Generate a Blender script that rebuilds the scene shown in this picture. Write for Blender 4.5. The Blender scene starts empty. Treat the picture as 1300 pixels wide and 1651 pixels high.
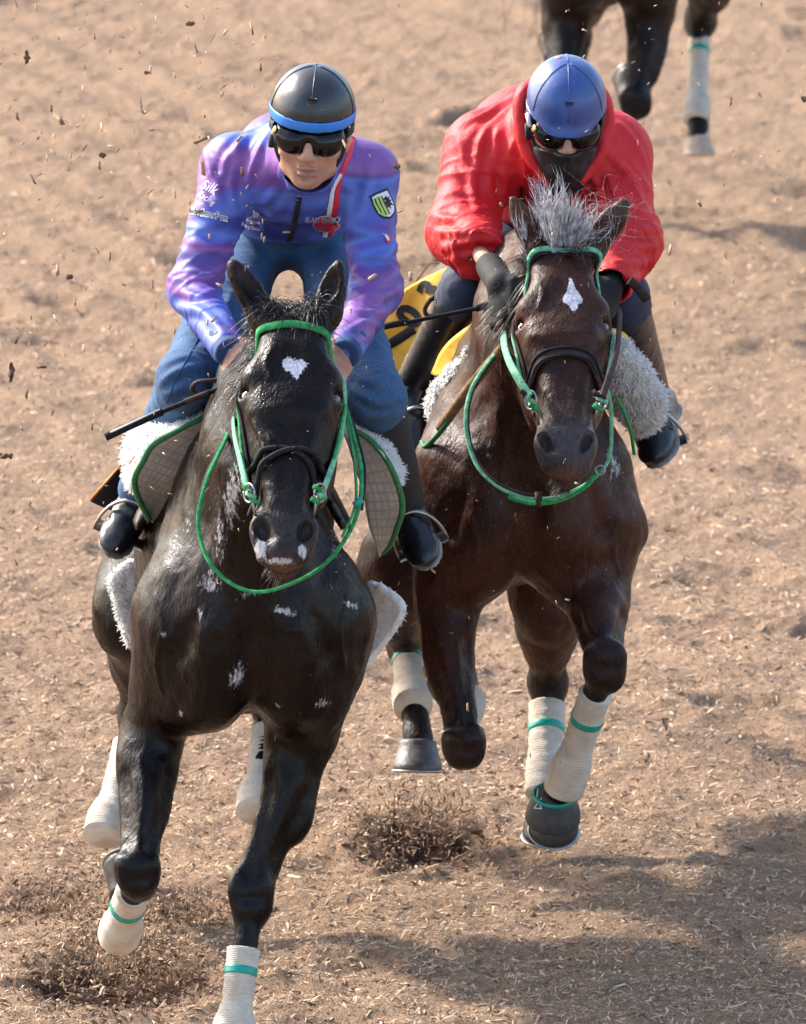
import bpy, bmesh, math, random
import numpy as np
from mathutils import Vector, Matrix
from mathutils.bvhtree import BVHTree

rng = np.random.default_rng(7)
random.seed(7)
scene = bpy.context.scene
col = scene.collection

# ---------------------------------------------------------------- camera
PITCH = math.radians(11.5)
CAM = np.array([0.0, -23.85, 5.85])
FPX = 18000.0                      # focal length in pixels of the 1300 x 1651 photograph
cam_data = bpy.data.cameras.new("camera")
cam = bpy.data.objects.new("camera", cam_data)
col.objects.link(cam)
cam.location = CAM
cam.rotation_euler = (math.radians(90) - PITCH, 0, 0)
cam_data.sensor_fit = 'HORIZONTAL'
cam_data.sensor_width = 36.0
cam_data.lens = 36.0 * FPX / 1300.0
cam_data.clip_start = 2.0
cam_data.clip_end = 2000.0
cam_data.dof.use_dof = True
cam_data.dof.focus_distance = 23.3
cam_data.dof.aperture_fstop = 16.0
scene.camera = cam

# ---------------------------------------------------------------- light
SUN = np.array([-0.66, 0.48, 0.59]); SUN /= np.linalg.norm(SUN)
world = bpy.data.worlds.new("World")
scene.world = world
world.use_nodes = True
wn = world.node_tree
sky = wn.nodes.new('ShaderNodeTexSky')
sky.sky_type = 'NISHITA'
sky.sun_disc = False
sky.sun_elevation = math.asin(SUN[2])
sky.sun_rotation = math.atan2(SUN[0], SUN[1])
sky.air_density = 1.0
sky.dust_density = 2.5
wn.links.new(sky.outputs[0], wn.nodes['Background'].inputs[0])
wn.nodes['Background'].inputs[1].default_value = 0.15
sl = bpy.data.lights.new("sun", 'SUN')
sl.energy = 2.6
sl.angle = math.radians(3.0)
sl.color = (1.0, 0.95, 0.88)
so = bpy.data.objects.new("sun", sl)
so.rotation_euler = Vector(SUN).to_track_quat('Z', 'Y').to_euler()
so.location = (-6, 4, 8)
col.objects.link(so)
scene.view_settings.view_transform = 'Standard'
scene.view_settings.look = 'None'
scene.view_settings.gamma = 1.0
scene.view_settings.use_curve_mapping = False
scene.view_settings.exposure = 1.6
scene.cycles.use_denoising = True
scene.cycles.max_bounces = 6
scene.cycles.use_adaptive_sampling = True

# ---------------------------------------------------------------- helpers
A = lambda *v: np.array(v, dtype=float)
CF = A(0, math.cos(PITCH), -math.sin(PITCH))
CU = A(0, math.sin(PITCH), math.cos(PITCH))
CR = A(1, 0, 0)

def P(px, py, y):
    """point of the place that lies behind photograph pixel (px, py) at world depth y"""
    r = CF + CR * (px - 650) / FPX + CU * (825.5 - py) / FPX
    return CAM + r * (y - CAM[1]) / r[1]

def G(px, py, z=0.0):
    r = CF + CR * (px - 650) / FPX + CU * (825.5 - py) / FPX
    return CAM + r * (z - CAM[2]) / r[2]

def proj(p):
    q = np.asarray(p) - CAM
    d = q @ CF
    return 650 + FPX * (q @ CR) / d, 825.5 - FPX * (q @ CU) / d

def unit(v):
    v = np.asarray(v, float)
    return v / (np.linalg.norm(v) + 1e-12)

def tag(o, label=None, cat=None, group=None, kind=None):
    if label: o["label"] = label
    if cat: o["category"] = cat
    if group: o["group"] = group
    if kind: o["kind"] = kind
    return o

def empty(name, loc, label, cat, group=None):
    o = bpy.data.objects.new(name, None)
    o.empty_display_size = 0.1
    col.objects.link(o)
    o.location = loc
    return tag(o, label, cat, group)

def link(name, me, mat=None, parent=None, smooth=True):
    """mesh in world coordinates -> object, kept in place under its parent"""
    o = bpy.data.objects.new(name, me)
    col.objects.link(o)
    if mat is not None:
        for m in (mat if isinstance(mat, (list, tuple)) else [mat]):
            me.materials.append(m)
    if parent is not None:
        o.parent = parent
        q = parent; off = Vector((0, 0, 0))
        while q is not None:
            off -= q.location; q = q.parent
        o.location = off
    return o

def mesh_np(name, V, F, smooth=True):
    """V (n,3), F (m,4) or (m,3) or list of such arrays"""
    me = bpy.data.meshes.new(name)
    if not isinstance(F, (list, tuple)): F = [F]
    F = [np.asarray(f, dtype=np.int32) for f in F if len(f)]
    V = np.ascontiguousarray(V, dtype=np.float32)
    nl = sum(f.size for f in F); nf = sum(len(f) for f in F)
    me.vertices.add(len(V)); me.vertices.foreach_set("co", V.ravel())
    me.loops.add(nl)
    me.loops.foreach_set("vertex_index", np.concatenate([f.ravel() for f in F]))
    me.polygons.add(nf)
    tot = np.concatenate([np.full(len(f), f.shape[1], np.int32) for f in F])
    st = np.concatenate([[0], np.cumsum(tot)[:-1]]).astype(np.int32)
    me.polygons.foreach_set("loop_start", st)
    me.polygons.foreach_set("loop_total", tot)
    me.update(calc_edges=True)
    me.validate()
    if smooth:
        me.polygons.foreach_set("use_smooth", np.ones(len(me.polygons), bool))
    return me

def attr(me, name, vals):
    a = me.attributes.new(name, 'FLOAT', 'POINT')
    a.data.foreach_set("value", np.ascontiguousarray(vals, dtype=np.float32))

def join(parts):
    """[(V,F)] -> V, list of F by polygon size"""
    Vs = []; Fs = {}; off = 0
    for V, F in parts:
        V = np.asarray(V); Vs.append(V)
        for f in (F if isinstance(F, (list, tuple)) and len(F) and hasattr(F[0], 'shape') and F[0].ndim == 2 else [np.asarray(F)]):
            Fs.setdefault(f.shape[1], []).append(np.asarray(f) + off)
        off += len(V)
    return np.concatenate(Vs), [np.concatenate(v) for v in Fs.values()]

# value-gradient noise -------------------------------------------------
_perm = np.random.default_rng(3).permutation(512).astype(np.int64)
_grad = np.random.default_rng(4).normal(size=(512, 3))
_grad /= np.linalg.norm(_grad, axis=1, keepdims=True)
def noise3(p, scale=1.0, seed=0):
    p = np.asarray(p, float) * scale + seed * 17.31
    i = np.floor(p).astype(np.int64); f = p - i
    u = f * f * f * (f * (f * 6 - 15) + 10)
    out = 0
    for dx in (0, 1):
        for dy in (0, 1):
            for dz in (0, 1):
                h = _perm[(_perm[(_perm[(i[:, 0] + dx) & 511] + i[:, 1] + dy) & 511] + i[:, 2] + dz) & 511]
                g = _grad[h]
                d = g[:, 0] * (f[:, 0] - dx) + g[:, 1] * (f[:, 1] - dy) + g[:, 2] * (f[:, 2] - dz)
                w = (u[:, 0] if dx else 1 - u[:, 0]) * (u[:, 1] if dy else 1 - u[:, 1]) * (u[:, 2] if dz else 1 - u[:, 2])
                out = out + w * d
    return out * 1.6
def fbm(p, scale, n=3, seed=0):
    o = 0; a = 1
    for k in range(n):
        o = o + a * noise3(p, scale * 2 ** k, seed + k); a *= .5
    return o

# signed distance fields -------------------------------------------------
def _smin(a, b, k):
    if k <= 0: return np.minimum(a, b)
    h = np.maximum(k - np.abs(a - b), 0) / k
    return np.minimum(a, b) - h * h * k * .25

class Field:
    def __init__(s): s.pr = []
    def _add(s, fn, lo, hi, k, op): s.pr.append((fn, np.asarray(lo) - 0, np.asarray(hi), k, op)); return s
    def ell(s, c, r, axes=None, k=.03, op='+'):
        c = np.asarray(c, float); r = np.asarray(r, float) if np.ndim(r) else np.full(3, float(r))
        M = np.eye(3) if axes is None else np.array([unit(a) for a in axes])
        def fn(p):
            q = (p - c) @ M.T
            k0 = np.sqrt(((q / r) ** 2).sum(-1)) + 1e-9
            k1 = np.sqrt(((q / r ** 2) ** 2).sum(-1)) + 1e-9
            return k0 * (k0 - 1) / k1
        e = np.abs(M.T) @ r
        return s._add(fn, c - e, c + e, k, op)
    def tube(s, a, b, ra, rb, side=(1, 0, 0), k=.03, op='+'):
        a = np.asarray(a, float); b = np.asarray(b, float)
        ra = np.asarray(ra, float) if np.ndim(ra) else np.full(2, float(ra))
        rb = np.asarray(rb, float) if np.ndim(rb) else np.full(2, float(rb))
        d = b - a; L = np.linalg.norm(d) + 1e-9; dn = d / L
        sd = np.asarray(side, float); sd = sd - (sd @ dn) * dn
        if np.linalg.norm(sd) < 1e-3: sd = np.cross(dn, [0, 0, 1.0])
        sd = unit(sd); up = np.cross(dn, sd)
        def fn(p):
            q = p - a
            t = np.clip(q @ dn / L, 0, 1)
            l = q @ dn - t * L
            x = q @ sd; w = q @ up
            rs = ra[0] + (rb[0] - ra[0]) * t; ru = ra[1] + (rb[1] - ra[1]) * t
            mn = np.minimum(rs, ru); rl = mn
            return (np.sqrt((x / rs) ** 2 + (w / ru) ** 2 + (l / rl) ** 2) - 1) * mn
        m = max(ra.max(), rb.max())
        return s._add(fn, np.minimum(a, b) - m, np.maximum(a, b) + m, k, op)
    def chain(s, pts, rad, side=(1, 0, 0), k=.02, op='+'):
        for i in range(len(pts) - 1):
            s.tube(pts[i], pts[i + 1], rad[i], rad[i + 1], side, k, op)
        return s
    def half(s, c, n, k=.004):
        """keep the side that n points away from"""
        c = np.asarray(c, float); n = unit(n)
        s.pr.append((lambda p: -((p - c) @ n), None, None, k, '-'))
        return s
    def bounds(s):
        lo = np.min([q[1] for q in s.pr if q[1] is not None and q[4] == '+'], 0)
        hi = np.max([q[2] for q in s.pr if q[1] is not None and q[4] == '+'], 0)
        return lo, hi
    def apply(s, pts, F, cen, rad):
        """pts (B,n,3), F (B,n); cen (B,3) block centres"""
        for fn, lo, hi, k, op in s.pr:
            if lo is None: m = slice(None); q = pts; cur = F
            else:
                mg = k + .03 + rad
                m = np.all((cen > lo - mg) & (cen < hi + mg), axis=1)
                if not m.any(): continue
                q = pts[m]; cur = F[m]
            d = fn(q)
            if op == '+': v = _smin(cur, d, k)
            else: v = -_smin(-cur, d, k)
            F[m] = v
        return F
    def mesh(s, h, name=None, B=8):
        lo, hi = s.bounds(); lo = lo - 3 * h; hi = hi + 3 * h
        nb = np.ceil((hi - lo) / (h * B)).astype(int)
        bi = np.stack(np.meshgrid(*[np.arange(n) for n in nb], indexing='ij'), -1).reshape(-1, 3)
        cen = lo + (bi + .5) * h * B - h * .5
        Fc = s.apply(cen[:, None, :], np.full((len(cen), 1), .3), cen, 0.06)[:, 0]
        rad = h * B * .87
        act = np.abs(Fc) < rad * 1.7 + .004
        n = nb * B
        D = np.repeat(np.repeat(np.repeat(np.sign(Fc).reshape(nb).astype(np.float32) * .1, B, 0), B, 1), B, 2)
        o = np.stack(np.meshgrid(*[np.arange(B)] * 3, indexing='ij'), -1).reshape(-1, 3)
        bia = bi[act]; ca = cen[act]
        for c0 in range(0, len(bia), 3000):
            bb = bia[c0:c0 + 3000]
            idx = bb[:, None, :] * B + o[None]
            pts = lo + idx * h
            F = s.apply(pts, np.full(pts.shape[:2], .3), ca[c0:c0 + 3000], rad)
            D[idx[..., 0], idx[..., 1], idx[..., 2]] = F
        V, Fq = surface_nets(D, lo, h)
        return V, orient(V, Fq)

def surface_nets(D, lo, h):
    S = D < 0
    C = np.zeros(tuple(np.array(D.shape) - 1), np.int8)
    for a in (0, 1):
        for b in (0, 1):
            for c in (0, 1):
                C += S[a:a + C.shape[0], b:b + C.shape[1], c:c + C.shape[2]]
    ii = np.argwhere((C > 0) & (C < 8))
    idm = np.full(C.shape, -1, np.int32)
    idm[ii[:, 0], ii[:, 1], ii[:, 2]] = np.arange(len(ii))
    acc = np.zeros((len(ii), 3)); cnt = np.zeros(len(ii))
    cor = [(a, b, c) for a in (0, 1) for b in (0, 1) for c in (0, 1)]
    val = {c: D[ii[:, 0] + c[0], ii[:, 1] + c[1], ii[:, 2] + c[2]].astype(float) for c in cor}
    for ax in range(3):
        for c in cor:
            if c[ax]: continue
            e = list(c); e[ax] = 1; e = tuple(e)
            v0, v1 = val[c], val[e]
            m = (v0 < 0) != (v1 < 0)
            t = np.where(m, v0 / np.where(m, v0 - v1, 1), 0)
            p = np.zeros((len(ii), 3)) + np.array(c, float); p[:, ax] = t
            acc += p * m[:, None]; cnt += m
    V = lo + (ii + acc / np.maximum(cnt, 1)[:, None]) * h
    Fs = []
    for ax in range(3):
        s0 = [slice(0, -1)] * 3; s1 = [slice(0, -1)] * 3
        s1[ax] = slice(1, None)
        a0 = S[tuple(s0)]; a1 = S[tuple(s1)]
        e = np.argwhere(a0 != a1)
        o1, o2 = [(1, 2), (2, 0), (0, 1)][ax]
        e = e[(e[:, o1] > 0) & (e[:, o2] > 0)]
        def cid(d1, d2):
            q = e.copy(); q[:, o1] -= d1; q[:, o2] -= d2
            return idm[q[:, 0], q[:, 1], q[:, 2]]
        quad = np.stack([cid(1, 1), cid(0, 1), cid(0, 0), cid(1, 0)], 1)
        fl = ~S[e[:, 0], e[:, 1], e[:, 2]]
        quad[fl] = quad[fl][:, ::-1]
        Fs.append(quad[(quad >= 0).all(1)])
    return V, np.concatenate(Fs)

def orient(V, F):
    a, b, c = V[F[:, 0]], V[F[:, 1]], V[F[:, 2]]
    vol = (np.cross(a - V.mean(0), b - V.mean(0)) * (c - V.mean(0))).sum()
    if F.shape[1] == 4:
        d = V[F[:, 3]]
        vol += (np.cross(a - V.mean(0), c - V.mean(0)) * (d - V.mean(0))).sum()
    return F if vol > 0 else F[:, ::-1]

def vnormals(V, F):
    n = np.zeros_like(V)
    a, b, c, d = (V[F[:, i]] for i in range(4))
    fn = np.cross(c - a, d - b)
    for i in range(4):
        for k in range(3):
            n[:, k] += np.bincount(F[:, i], fn[:, k], len(V))
    return n / (np.linalg.norm(n, axis=1, keepdims=True) + 1e-12)

def relax(V, F, it=1, w=.5):
    for _ in range(it):
        s = np.zeros_like(V); c = np.zeros(len(V))
        for i in range(4):
            j = F[:, (i + 1) % 4]; k0 = F[:, i]
            for a, b in ((k0, j), (j, k0)):
                c += np.bincount(a, minlength=len(V))
                for q in range(3): s[:, q] += np.bincount(a, V[b, q], len(V))
        V = V * (1 - w) + w * s / c[:, None]
    return V

class Surf:
    """nearest / ray queries on a mesh"""
    def __init__(s, V, F):
        s.b = BVHTree.FromPolygons([tuple(v) for v in V.tolist()], [tuple(f) for f in F.tolist()])
    def near(s, p, off=0.0):
        r = s.b.find_nearest(Vector(p))
        if r[0] is None: return np.array(p), A(0, 0, 1)
        return np.array(r[0]) + np.array(r[1]) * off, np.array(r[1])
    def pix(s, px, py, off=0.0):
        d = Vector(unit(CF + CR * (px - 650) / FPX + CU * (825.5 - py) / FPX))
        r = s.b.ray_cast(Vector(CAM), d)
        if r[0] is None: return None, None
        return np.array(r[0]) + np.array(r[1]) * off, np.array(r[1])

# swept shapes -----------------------------------------------------------
def smooth_path(pts, n):
    """Catmull-Rom through pts, n samples"""
    p = np.array(pts, float)
    if len(p) == 2:
        t = np.linspace(0, 1, n)[:, None]; return p[0] * (1 - t) + p[1] * t
    q = np.vstack([2 * p[0] - p[1], p, 2 * p[-1] - p[-2]])
    t = np.linspace(0, len(p) - 1 - 1e-9, n); i = t.astype(int); f = (t - i)[:, None]
    a, b, c, d = q[i], q[i + 1], q[i + 2], q[i + 3]
    return .5 * (2 * b + (c - a) * f + (2 * a - 5 * b + 4 * c - d) * f ** 2 + (3 * b - 3 * c + d - a) * f ** 3)

def sweep(pts, rad, ns=12, side=(1, 0, 0), cap=True, closed_r=None):
    """tube with radii rad (scalar, (n,), or (n,2)) along pts; returns V,F"""
    p = np.array(pts, float); n = len(p)
    r = np.asarray(rad, float)
    if r.ndim == 0: r = np.full((n, 2), float(r))
    elif r.ndim == 1: r = np.stack([r, r], 1) if len(r) == n else np.tile(r, (n, 1))
    T = np.gradient(p, axis=0); T /= np.linalg.norm(T, axis=1, keepdims=True) + 1e-12
    sd = np.asarray(side, float)
    if sd.ndim == 1: sd = np.tile(sd, (n, 1))
    s = sd - (sd * T).sum(1)[:, None] * T
    s /= np.linalg.norm(s, axis=1, keepdims=True) + 1e-12
    u = np.cross(T, s)
    a = np.linspace(0, 2 * np.pi, ns, endpoint=False)
    V = p[:, None] + s[:, None] * (r[:, 0, None] * np.cos(a))[..., None] + u[:, None] * (r[:, 1, None] * np.sin(a))[..., None]
    V = V.reshape(-1, 3)
    i = np.arange(n - 1)[:, None] * ns; j = np.arange(ns)[None]; j2 = (j + 1) % ns
    F = np.stack([i + j, i + j2, i + ns + j2, i + ns + j], -1).reshape(-1, 4)
    if cap:
        c0 = len(V); V = np.vstack([V, p[0], p[-1]])
        jj = np.arange(ns); k2 = (jj + 1) % ns
        T1 = np.stack([k2, jj, np.full(ns, c0)], 1)
        o = (n - 1) * ns
        T2 = np.stack([o + jj, o + k2, np.full(ns, c0 + 1)], 1)
        return V, [F, np.vstack([T1, T2])]
    return V, [F]

def ribbon(pts, nor, w, th):
    """flat strap: pts centre line, nor outward normals"""
    p = np.array(pts, float); n = len(p)
    N = np.array(nor, float)
    if N.ndim == 1: N = np.tile(N, (n, 1))
    T = np.gradient(p, axis=0); T /= np.linalg.norm(T, axis=1, keepdims=True) + 1e-12
    N = N - (N * T).sum(1)[:, None] * T; N /= np.linalg.norm(N, axis=1, keepdims=True) + 1e-12
    S = np.cross(T, N)
    w = np.broadcast_to(np.asarray(w, float), (n,))[:, None]
    b = .25
    prof = [(-1, 0), (-1 + b, 1), (1 - b, 1), (1, 0), (1, -.6), (-1, -.6)]
    V = np.stack([p + S * w * .5 * x + N * th * z for x, z in prof], 1).reshape(-1, 3)
    k = len(prof)
    i = np.arange(n - 1)[:, None] * k; j = np.arange(k)[None]; j2 = (j + 1) % k
    F = np.stack([i + j, i + ns_(j2), i + k + j2, i + k + j], -1).reshape(-1, 4)
    caps = np.array([list(range(k)), [(n - 1) * k + q for q in range(k)][::-1]])
    return V, [F, caps]
def ns_(x): return x

def strap(surf, pts, w, th=.003, off=.0025, n=40, snap=True, taut=6):
    """a ribbon pulled taut over a surface along points"""
    out = smooth_path(pts, n)
    out = np.array([surf.near(p, off)[0] for p in out])
    for rnd in range(taut):
        for _ in range(3): out[1:-1] = (out[:-2] + 2 * out[1:-1] + out[2:]) / 4
        nr = []
        for k, p in enumerate(out):
            a, m = surf.near(p)
            nr.append(m)
            if (p - a) @ m < off: out[k] = a + m * off
    nr = np.array(nr)
    for _ in range(8): nr[1:-1] = (nr[:-2] + 2 * nr[1:-1] + nr[2:]) / 4
    return ribbon(out, nr, w, th)

def obj(name, VF, mat, parent=None, smooth=True):
    V, F = VF
    return link(name, mesh_np(name, V, F, smooth), mat, parent)

def loft(rows, n, th=0.0):
    """surface through rows of points (each row resampled to n), optionally with thickness"""
    R = np.array([smooth_path(r, n) for r in rows])
    m = len(R)
    V = R.reshape(-1, 3)
    i = np.arange(m - 1)[:, None] * n; j = np.arange(n - 1)[None]
    F = np.stack([i + j, i + j + 1, i + n + j + 1, i + n + j], -1).reshape(-1, 4)
    if th:
        N = vnormals(V, F)
        V2 = np.vstack([V + N * th * .5, V - N * th * .5]); o = len(V)
        b = np.concatenate([np.arange(n), np.arange(1, m) * n + n - 1, (m - 1) * n + np.arange(n - 2, -1, -1), np.arange(m - 2, 0, -1) * n])
        b2 = np.roll(b, -1)
        E = np.stack([b2, b, b + o, b2 + o], 1)
        return V2, [np.vstack([F, F[:, ::-1] + o, E])]
    return V, [F]

def strands(root, dirs, length, width, seed=0, nseg=5, droop=.3, curl=.15, wav=25.):
    """tapered three-sided hairs in one mesh"""
    r = np.random.default_rng(seed)
    n = len(root); root = np.asarray(root, float); d = np.asarray(dirs, float)
    d /= np.linalg.norm(d, axis=1, keepdims=True)
    L = np.broadcast_to(length, (n,)); W = np.broadcast_to(width, (n,))
    ts = np.linspace(0, 1, nseg + 1)
    ph = r.uniform(0, 6.28, (n, 2))
    s = np.cross(d, r.normal(size=(n, 3))); s /= np.linalg.norm(s, axis=1, keepdims=True)
    u = np.cross(d, s)
    Vs = []
    for t in ts:
        c = root + d * (L * t)[:, None] + A(0, 0, -1) * (droop * L * t * t)[:, None]
        c = c + s * (curl * L * t * np.sin(ph[:, 0] + wav * L * t))[:, None] + u * (curl * L * t * np.sin(ph[:, 1] + wav * .8 * L * t))[:, None]
        w = W * (1 - t) ** .6 * .5 + W * .06
        for k in range(3):
            a = 2 * np.pi * k / 3
            Vs.append(c + s * (w * np.cos(a))[:, None] + u * (w * np.sin(a))[:, None])
    V = np.stack(Vs, 1).reshape(-1, 3)
    m = 3 * (nseg + 1)
    base = (np.arange(n) * m)[:, None, None]
    q = np.array([[3 * i + k, 3 * i + (k + 1) % 3, 3 * i + 3 + (k + 1) % 3, 3 * i + 3 + k] for i in range(nseg) for k in range(3)])
    return V, [(base + q[None]).reshape(-1, 4)]

# materials ------------------------------------------------------------------
class NT:
    def __init__(s, name):
        s.m = bpy.data.materials.new(name); s.m.use_nodes = True
        s.t = s.m.node_tree; s.b = s.t.nodes['Principled BSDF']
    def n(s, typ, **kw):
        x = s.t.nodes.new(typ)
        for k, v in kw.items():
            if k.startswith('i_'):
                x.inputs[k[2:].replace('_', ' ')].default_value = v
            else: setattr(x, k, v)
        return x
    def l(s, a, b): s.t.links.new(a, b)
    def co(s): return s.n('ShaderNodeTexCoord').outputs['Object']
    def noise(s, scale, detail=4, rough=.55, vec=None, dist=0):
        x = s.n('ShaderNodeTexNoise', i_Scale=scale, i_Detail=detail, i_Roughness=rough, i_Distortion=dist)
        s.l(vec if vec is not None else s.co(), x.inputs['Vector']); return x.outputs['Fac']
    def scaled(s, v):
        x = s.n('ShaderNodeMapping'); x.inputs['Scale'].default_value = v
        s.l(s.co(), x.inputs['Vector']); return x.outputs[0]
    def ramp(s, fac, stops, interp='LINEAR'):
        x = s.n('ShaderNodeValToRGB'); s.l(fac, x.inputs[0]); e = x.color_ramp; e.interpolation = interp
        while len(e.elements) < len(stops): e.elements.new(.5)
        for el, (p, c) in zip(e.elements, stops):
            el.position = p; el.color = (c, c, c, 1) if np.ndim(c) == 0 else (*c, 1)
        return x.outputs[0]
    def mix(s, fac, a, b, mode='MIX'):
        x = s.n('ShaderNodeMix', data_type='RGBA', blend_type=mode)
        for v, i in ((fac, 0), (a, 6), (b, 7)):
            if hasattr(v, 'is_output') or hasattr(v, 'links'): s.l(v, x.inputs[i])
            elif i == 0: x.inputs[0].default_value = v
            else: x.inputs[i].default_value = (*v, 1) if np.ndim(v) else (v, v, v, 1)
        return x.outputs[2]
    def math(s, op, a, b=0.0, clamp=False):
        x = s.n('ShaderNodeMath', operation=op, use_clamp=clamp)
        for v, i in ((a, 0), (b, 1)):
            if hasattr(v, 'links'): s.l(v, x.inputs[i])
            else: x.inputs[i].default_value = v
        return x.outputs[0]
    def at(s, name): return s.n('ShaderNodeAttribute', attribute_name=name).outputs['Fac']
    def bump(s, hgt, dist=.002, strength=1., prev=None):
        x = s.n('ShaderNodeBump', i_Strength=strength, i_Distance=dist)
        s.l(hgt, x.inputs['Height'])
        if prev is not None: s.l(prev, x.inputs['Normal'])
        s.l(x.outputs[0], s.b.inputs['Normal']); return x.outputs[0]
    def set(s, **kw):
        for k, v in kw.items():
            k = {'rough': 'Roughness', 'color': 'Base Color', 'metal': 'Metallic', 'spec': 'Specular IOR Level',
                 'sheen': 'Sheen Weight', 'coat': 'Coat Weight', 'coat_rough': 'Coat Roughness', 'sss': 'Subsurface Weight', 'sheen_rough': 'Sheen Roughness', 'trans': 'Transmission Weight'}.get(k, k)
            if hasattr(v, 'links'): s.l(v, s.b.inputs[k])
            elif np.ndim(v): s.b.inputs[k].default_value = (*v, 1)
            else: s.b.inputs[k].default_value = v
        return s

def simple(name, c, rough=.5, var=.25, scale=30, bump=.0, bscale=200, **kw):
    t = NT(name)
    f = t.noise(scale, 3)
    c = np.array(c, float)
    t.set(color=t.ramp(f, [(.3, tuple(c * (1 - var))), (.7, tuple(np.minimum(c * (1 + var), 1)))]), rough=rough, **kw)
    if bump: t.bump(t.noise(bscale, 3), bump)
    return t.m
# ---------------------------------------------------------------- ground
CR1 = G(190, 1590); CR2 = G(680, 1362); CR3 = G(300, 1475); CR4 = G(90, 1455)
PITS = [(CR1, .17, .24, .062), (CR2, .125, .20, .052), (CR3, .08, .14, .03), (CR4, .12, .18, .03)]
_r = np.random.default_rng(21)
OLD = [(A(_r.uniform(-2.2, 2.2), _r.uniform(-1.2, 14), 0), _r.uniform(.07, .15), _r.uniform(.07, .14), _r.uniform(.012, .035)) for _ in range(230)]

def ground_h(x, y):
    p = np.stack([x, y, np.zeros_like(x)], -1)
    q = p * A(.8, 1.0, 1) + np.stack([np.zeros_like(x), x * .35, np.zeros_like(x)], -1)
    h = .018 * noise3(q, 2.2, 1) + .016 * noise3(q, 5.5, 2) + .008 * noise3(p, 13, 3)
    w_ = (x * .88 + y * .30 + .05 * noise3(p, 1.1, 9)) * 2 * np.pi / .19
    h = h + .0065 * np.sin(w_) * np.clip(.65 + .6 * noise3(p, .9, 11), 0, 1) * np.clip((y + .2) / 2.5, .25, 1)
    for c, rx, ry, dp in PITS + OLD:
        m = (np.abs(x - c[0]) < rx * 3) & (np.abs(y - c[1]) < ry * 3)
        if not m.any(): continue
        d = np.sqrt(((x[m] - c[0]) / rx) ** 2 + ((y[m] - c[1]) / ry) ** 2)
        d = d * (1 + .38 * noise3(p[m], 8, 5) + .2 * noise3(p[m], 22, 6))
        h[m] += -dp * np.exp(-(d ** 2) * 1.6) + dp * .30 * np.exp(-((d - 1.35) / .38) ** 2)
    return h

def axis(lo, hi, step, far):
    c = list(np.arange(lo, hi, step)); s = step
    a = [c[-1]]
    while a[-1] < far: s *= 1.35; a.append(a[-1] + s)
    s = step; b = [c[0]]
    while b[-1] > -far: s *= 1.35; b.append(b[-1] - s)
    return np.array(b[:0:-1] + c + a[1:])
gx = axis(-1.45, 1.45, .0125, 400); gy = np.concatenate([axis(-1.3, 5.0, .0175, 500)[:-1]]); gy = np.concatenate([gy[gy < 4.99], np.arange(5.0, 14.6, .030), 14.6 + .03 * 1.35 ** np.arange(1, 32)])
X, Y = np.meshgrid(gx, gy, indexing='xy')
Zg = ground_h(X.ravel(), Y.ravel())
far_m = (np.abs(X.ravel()) > 6) | (np.abs(Y.ravel()) > 18)
Zg[far_m] *= .3
Vg = np.stack([X.ravel(), Y.ravel(), Zg], -1)
near = (np.abs(Vg[:, 0]) < 2) & (Vg[:, 1] > -2.5) & (Vg[:, 1] < 15)
Vg[near, 2] += .0055 * noise3(Vg[near], 38, 7) + .0035 * noise3(Vg[near] * A(1, 1, 0), 85, 8)
nx, ny = len(gx), len(gy)
i = np.arange(ny - 1)[:, None] * nx; j = np.arange(nx - 1)[None]
Fg = np.stack([i + j, i + j + 1, i + nx + j + 1, i + nx + j], -1).reshape(-1, 4)
wet = np.zeros(len(Vg))
for c, rx, ry, dp in PITS:
    d = np.sqrt(((Vg[:, 0] - c[0]) / rx) ** 2 + ((Vg[:, 1] - c[1]) / ry) ** 2)
    wet = np.maximum(wet, np.clip(1.6 - d, 0, 1) * min(1, dp / .05))
me = mesh_np("track_ground", Vg, Fg)
attr(me, "wet", wet)

t = NT("wood_chip_ground")
c1 = t.noise(70, 6, .72, t.scaled((1, .8, 1)))
rg = t.n('ShaderNodeTexNoise', noise_type='RIDGED_MULTIFRACTAL', i_Scale=75., i_Detail=4., i_Roughness=.6, i_Distortion=1.2)
t.l(t.scaled((1, .8, 1)), rg.inputs['Vector']); rf = rg.outputs['Fac']
c2 = t.noise(3.5, 4, .6)
c3 = t.noise(200, 4, .75)
base = t.ramp(c1, [(.30, (.34, .205, .125)), (.44, (.62, .42, .270)), (.58, (.74, .53, .355)), (.75, (.80, .62, .44))])
base = t.mix(t.ramp(c2, [(.35, 0.0), (.7, .22)]), base, (.46, .30, .19))
base = t.mix(t.ramp(c3, [(.34, .8), (.47, 0.0)]), base, (.14, .078, .046))  # fine hollows of the bump painted dark, as crevice shade
base = t.mix(t.ramp(rf, [(.15, .6), (.5, 0.0)]), base, (.22, .13, .08))  # crevice shade painted into the colour where the ridged bump dips
wn_ = t.math('ADD', t.at("wet"), t.math('MULTIPLY', t.math('SUBTRACT', t.noise(28, 4), .5), 1.2))
base = t.mix(t.ramp(wn_, [(.35, 0.0), (.75, .93)]), base, (.060, .028, .015))
t.set(color=base, rough=.95, spec=.12)
b1 = t.bump(c1, .014, .8)
b1 = t.bump(rf, .012, .9, b1)
t.bump(c3, .009, .9, b1)
M_ground = t.m
ground = link("track_ground", me, M_ground)
tag(ground, "rutted sandy brown wood chip training track", kind='structure')

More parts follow.
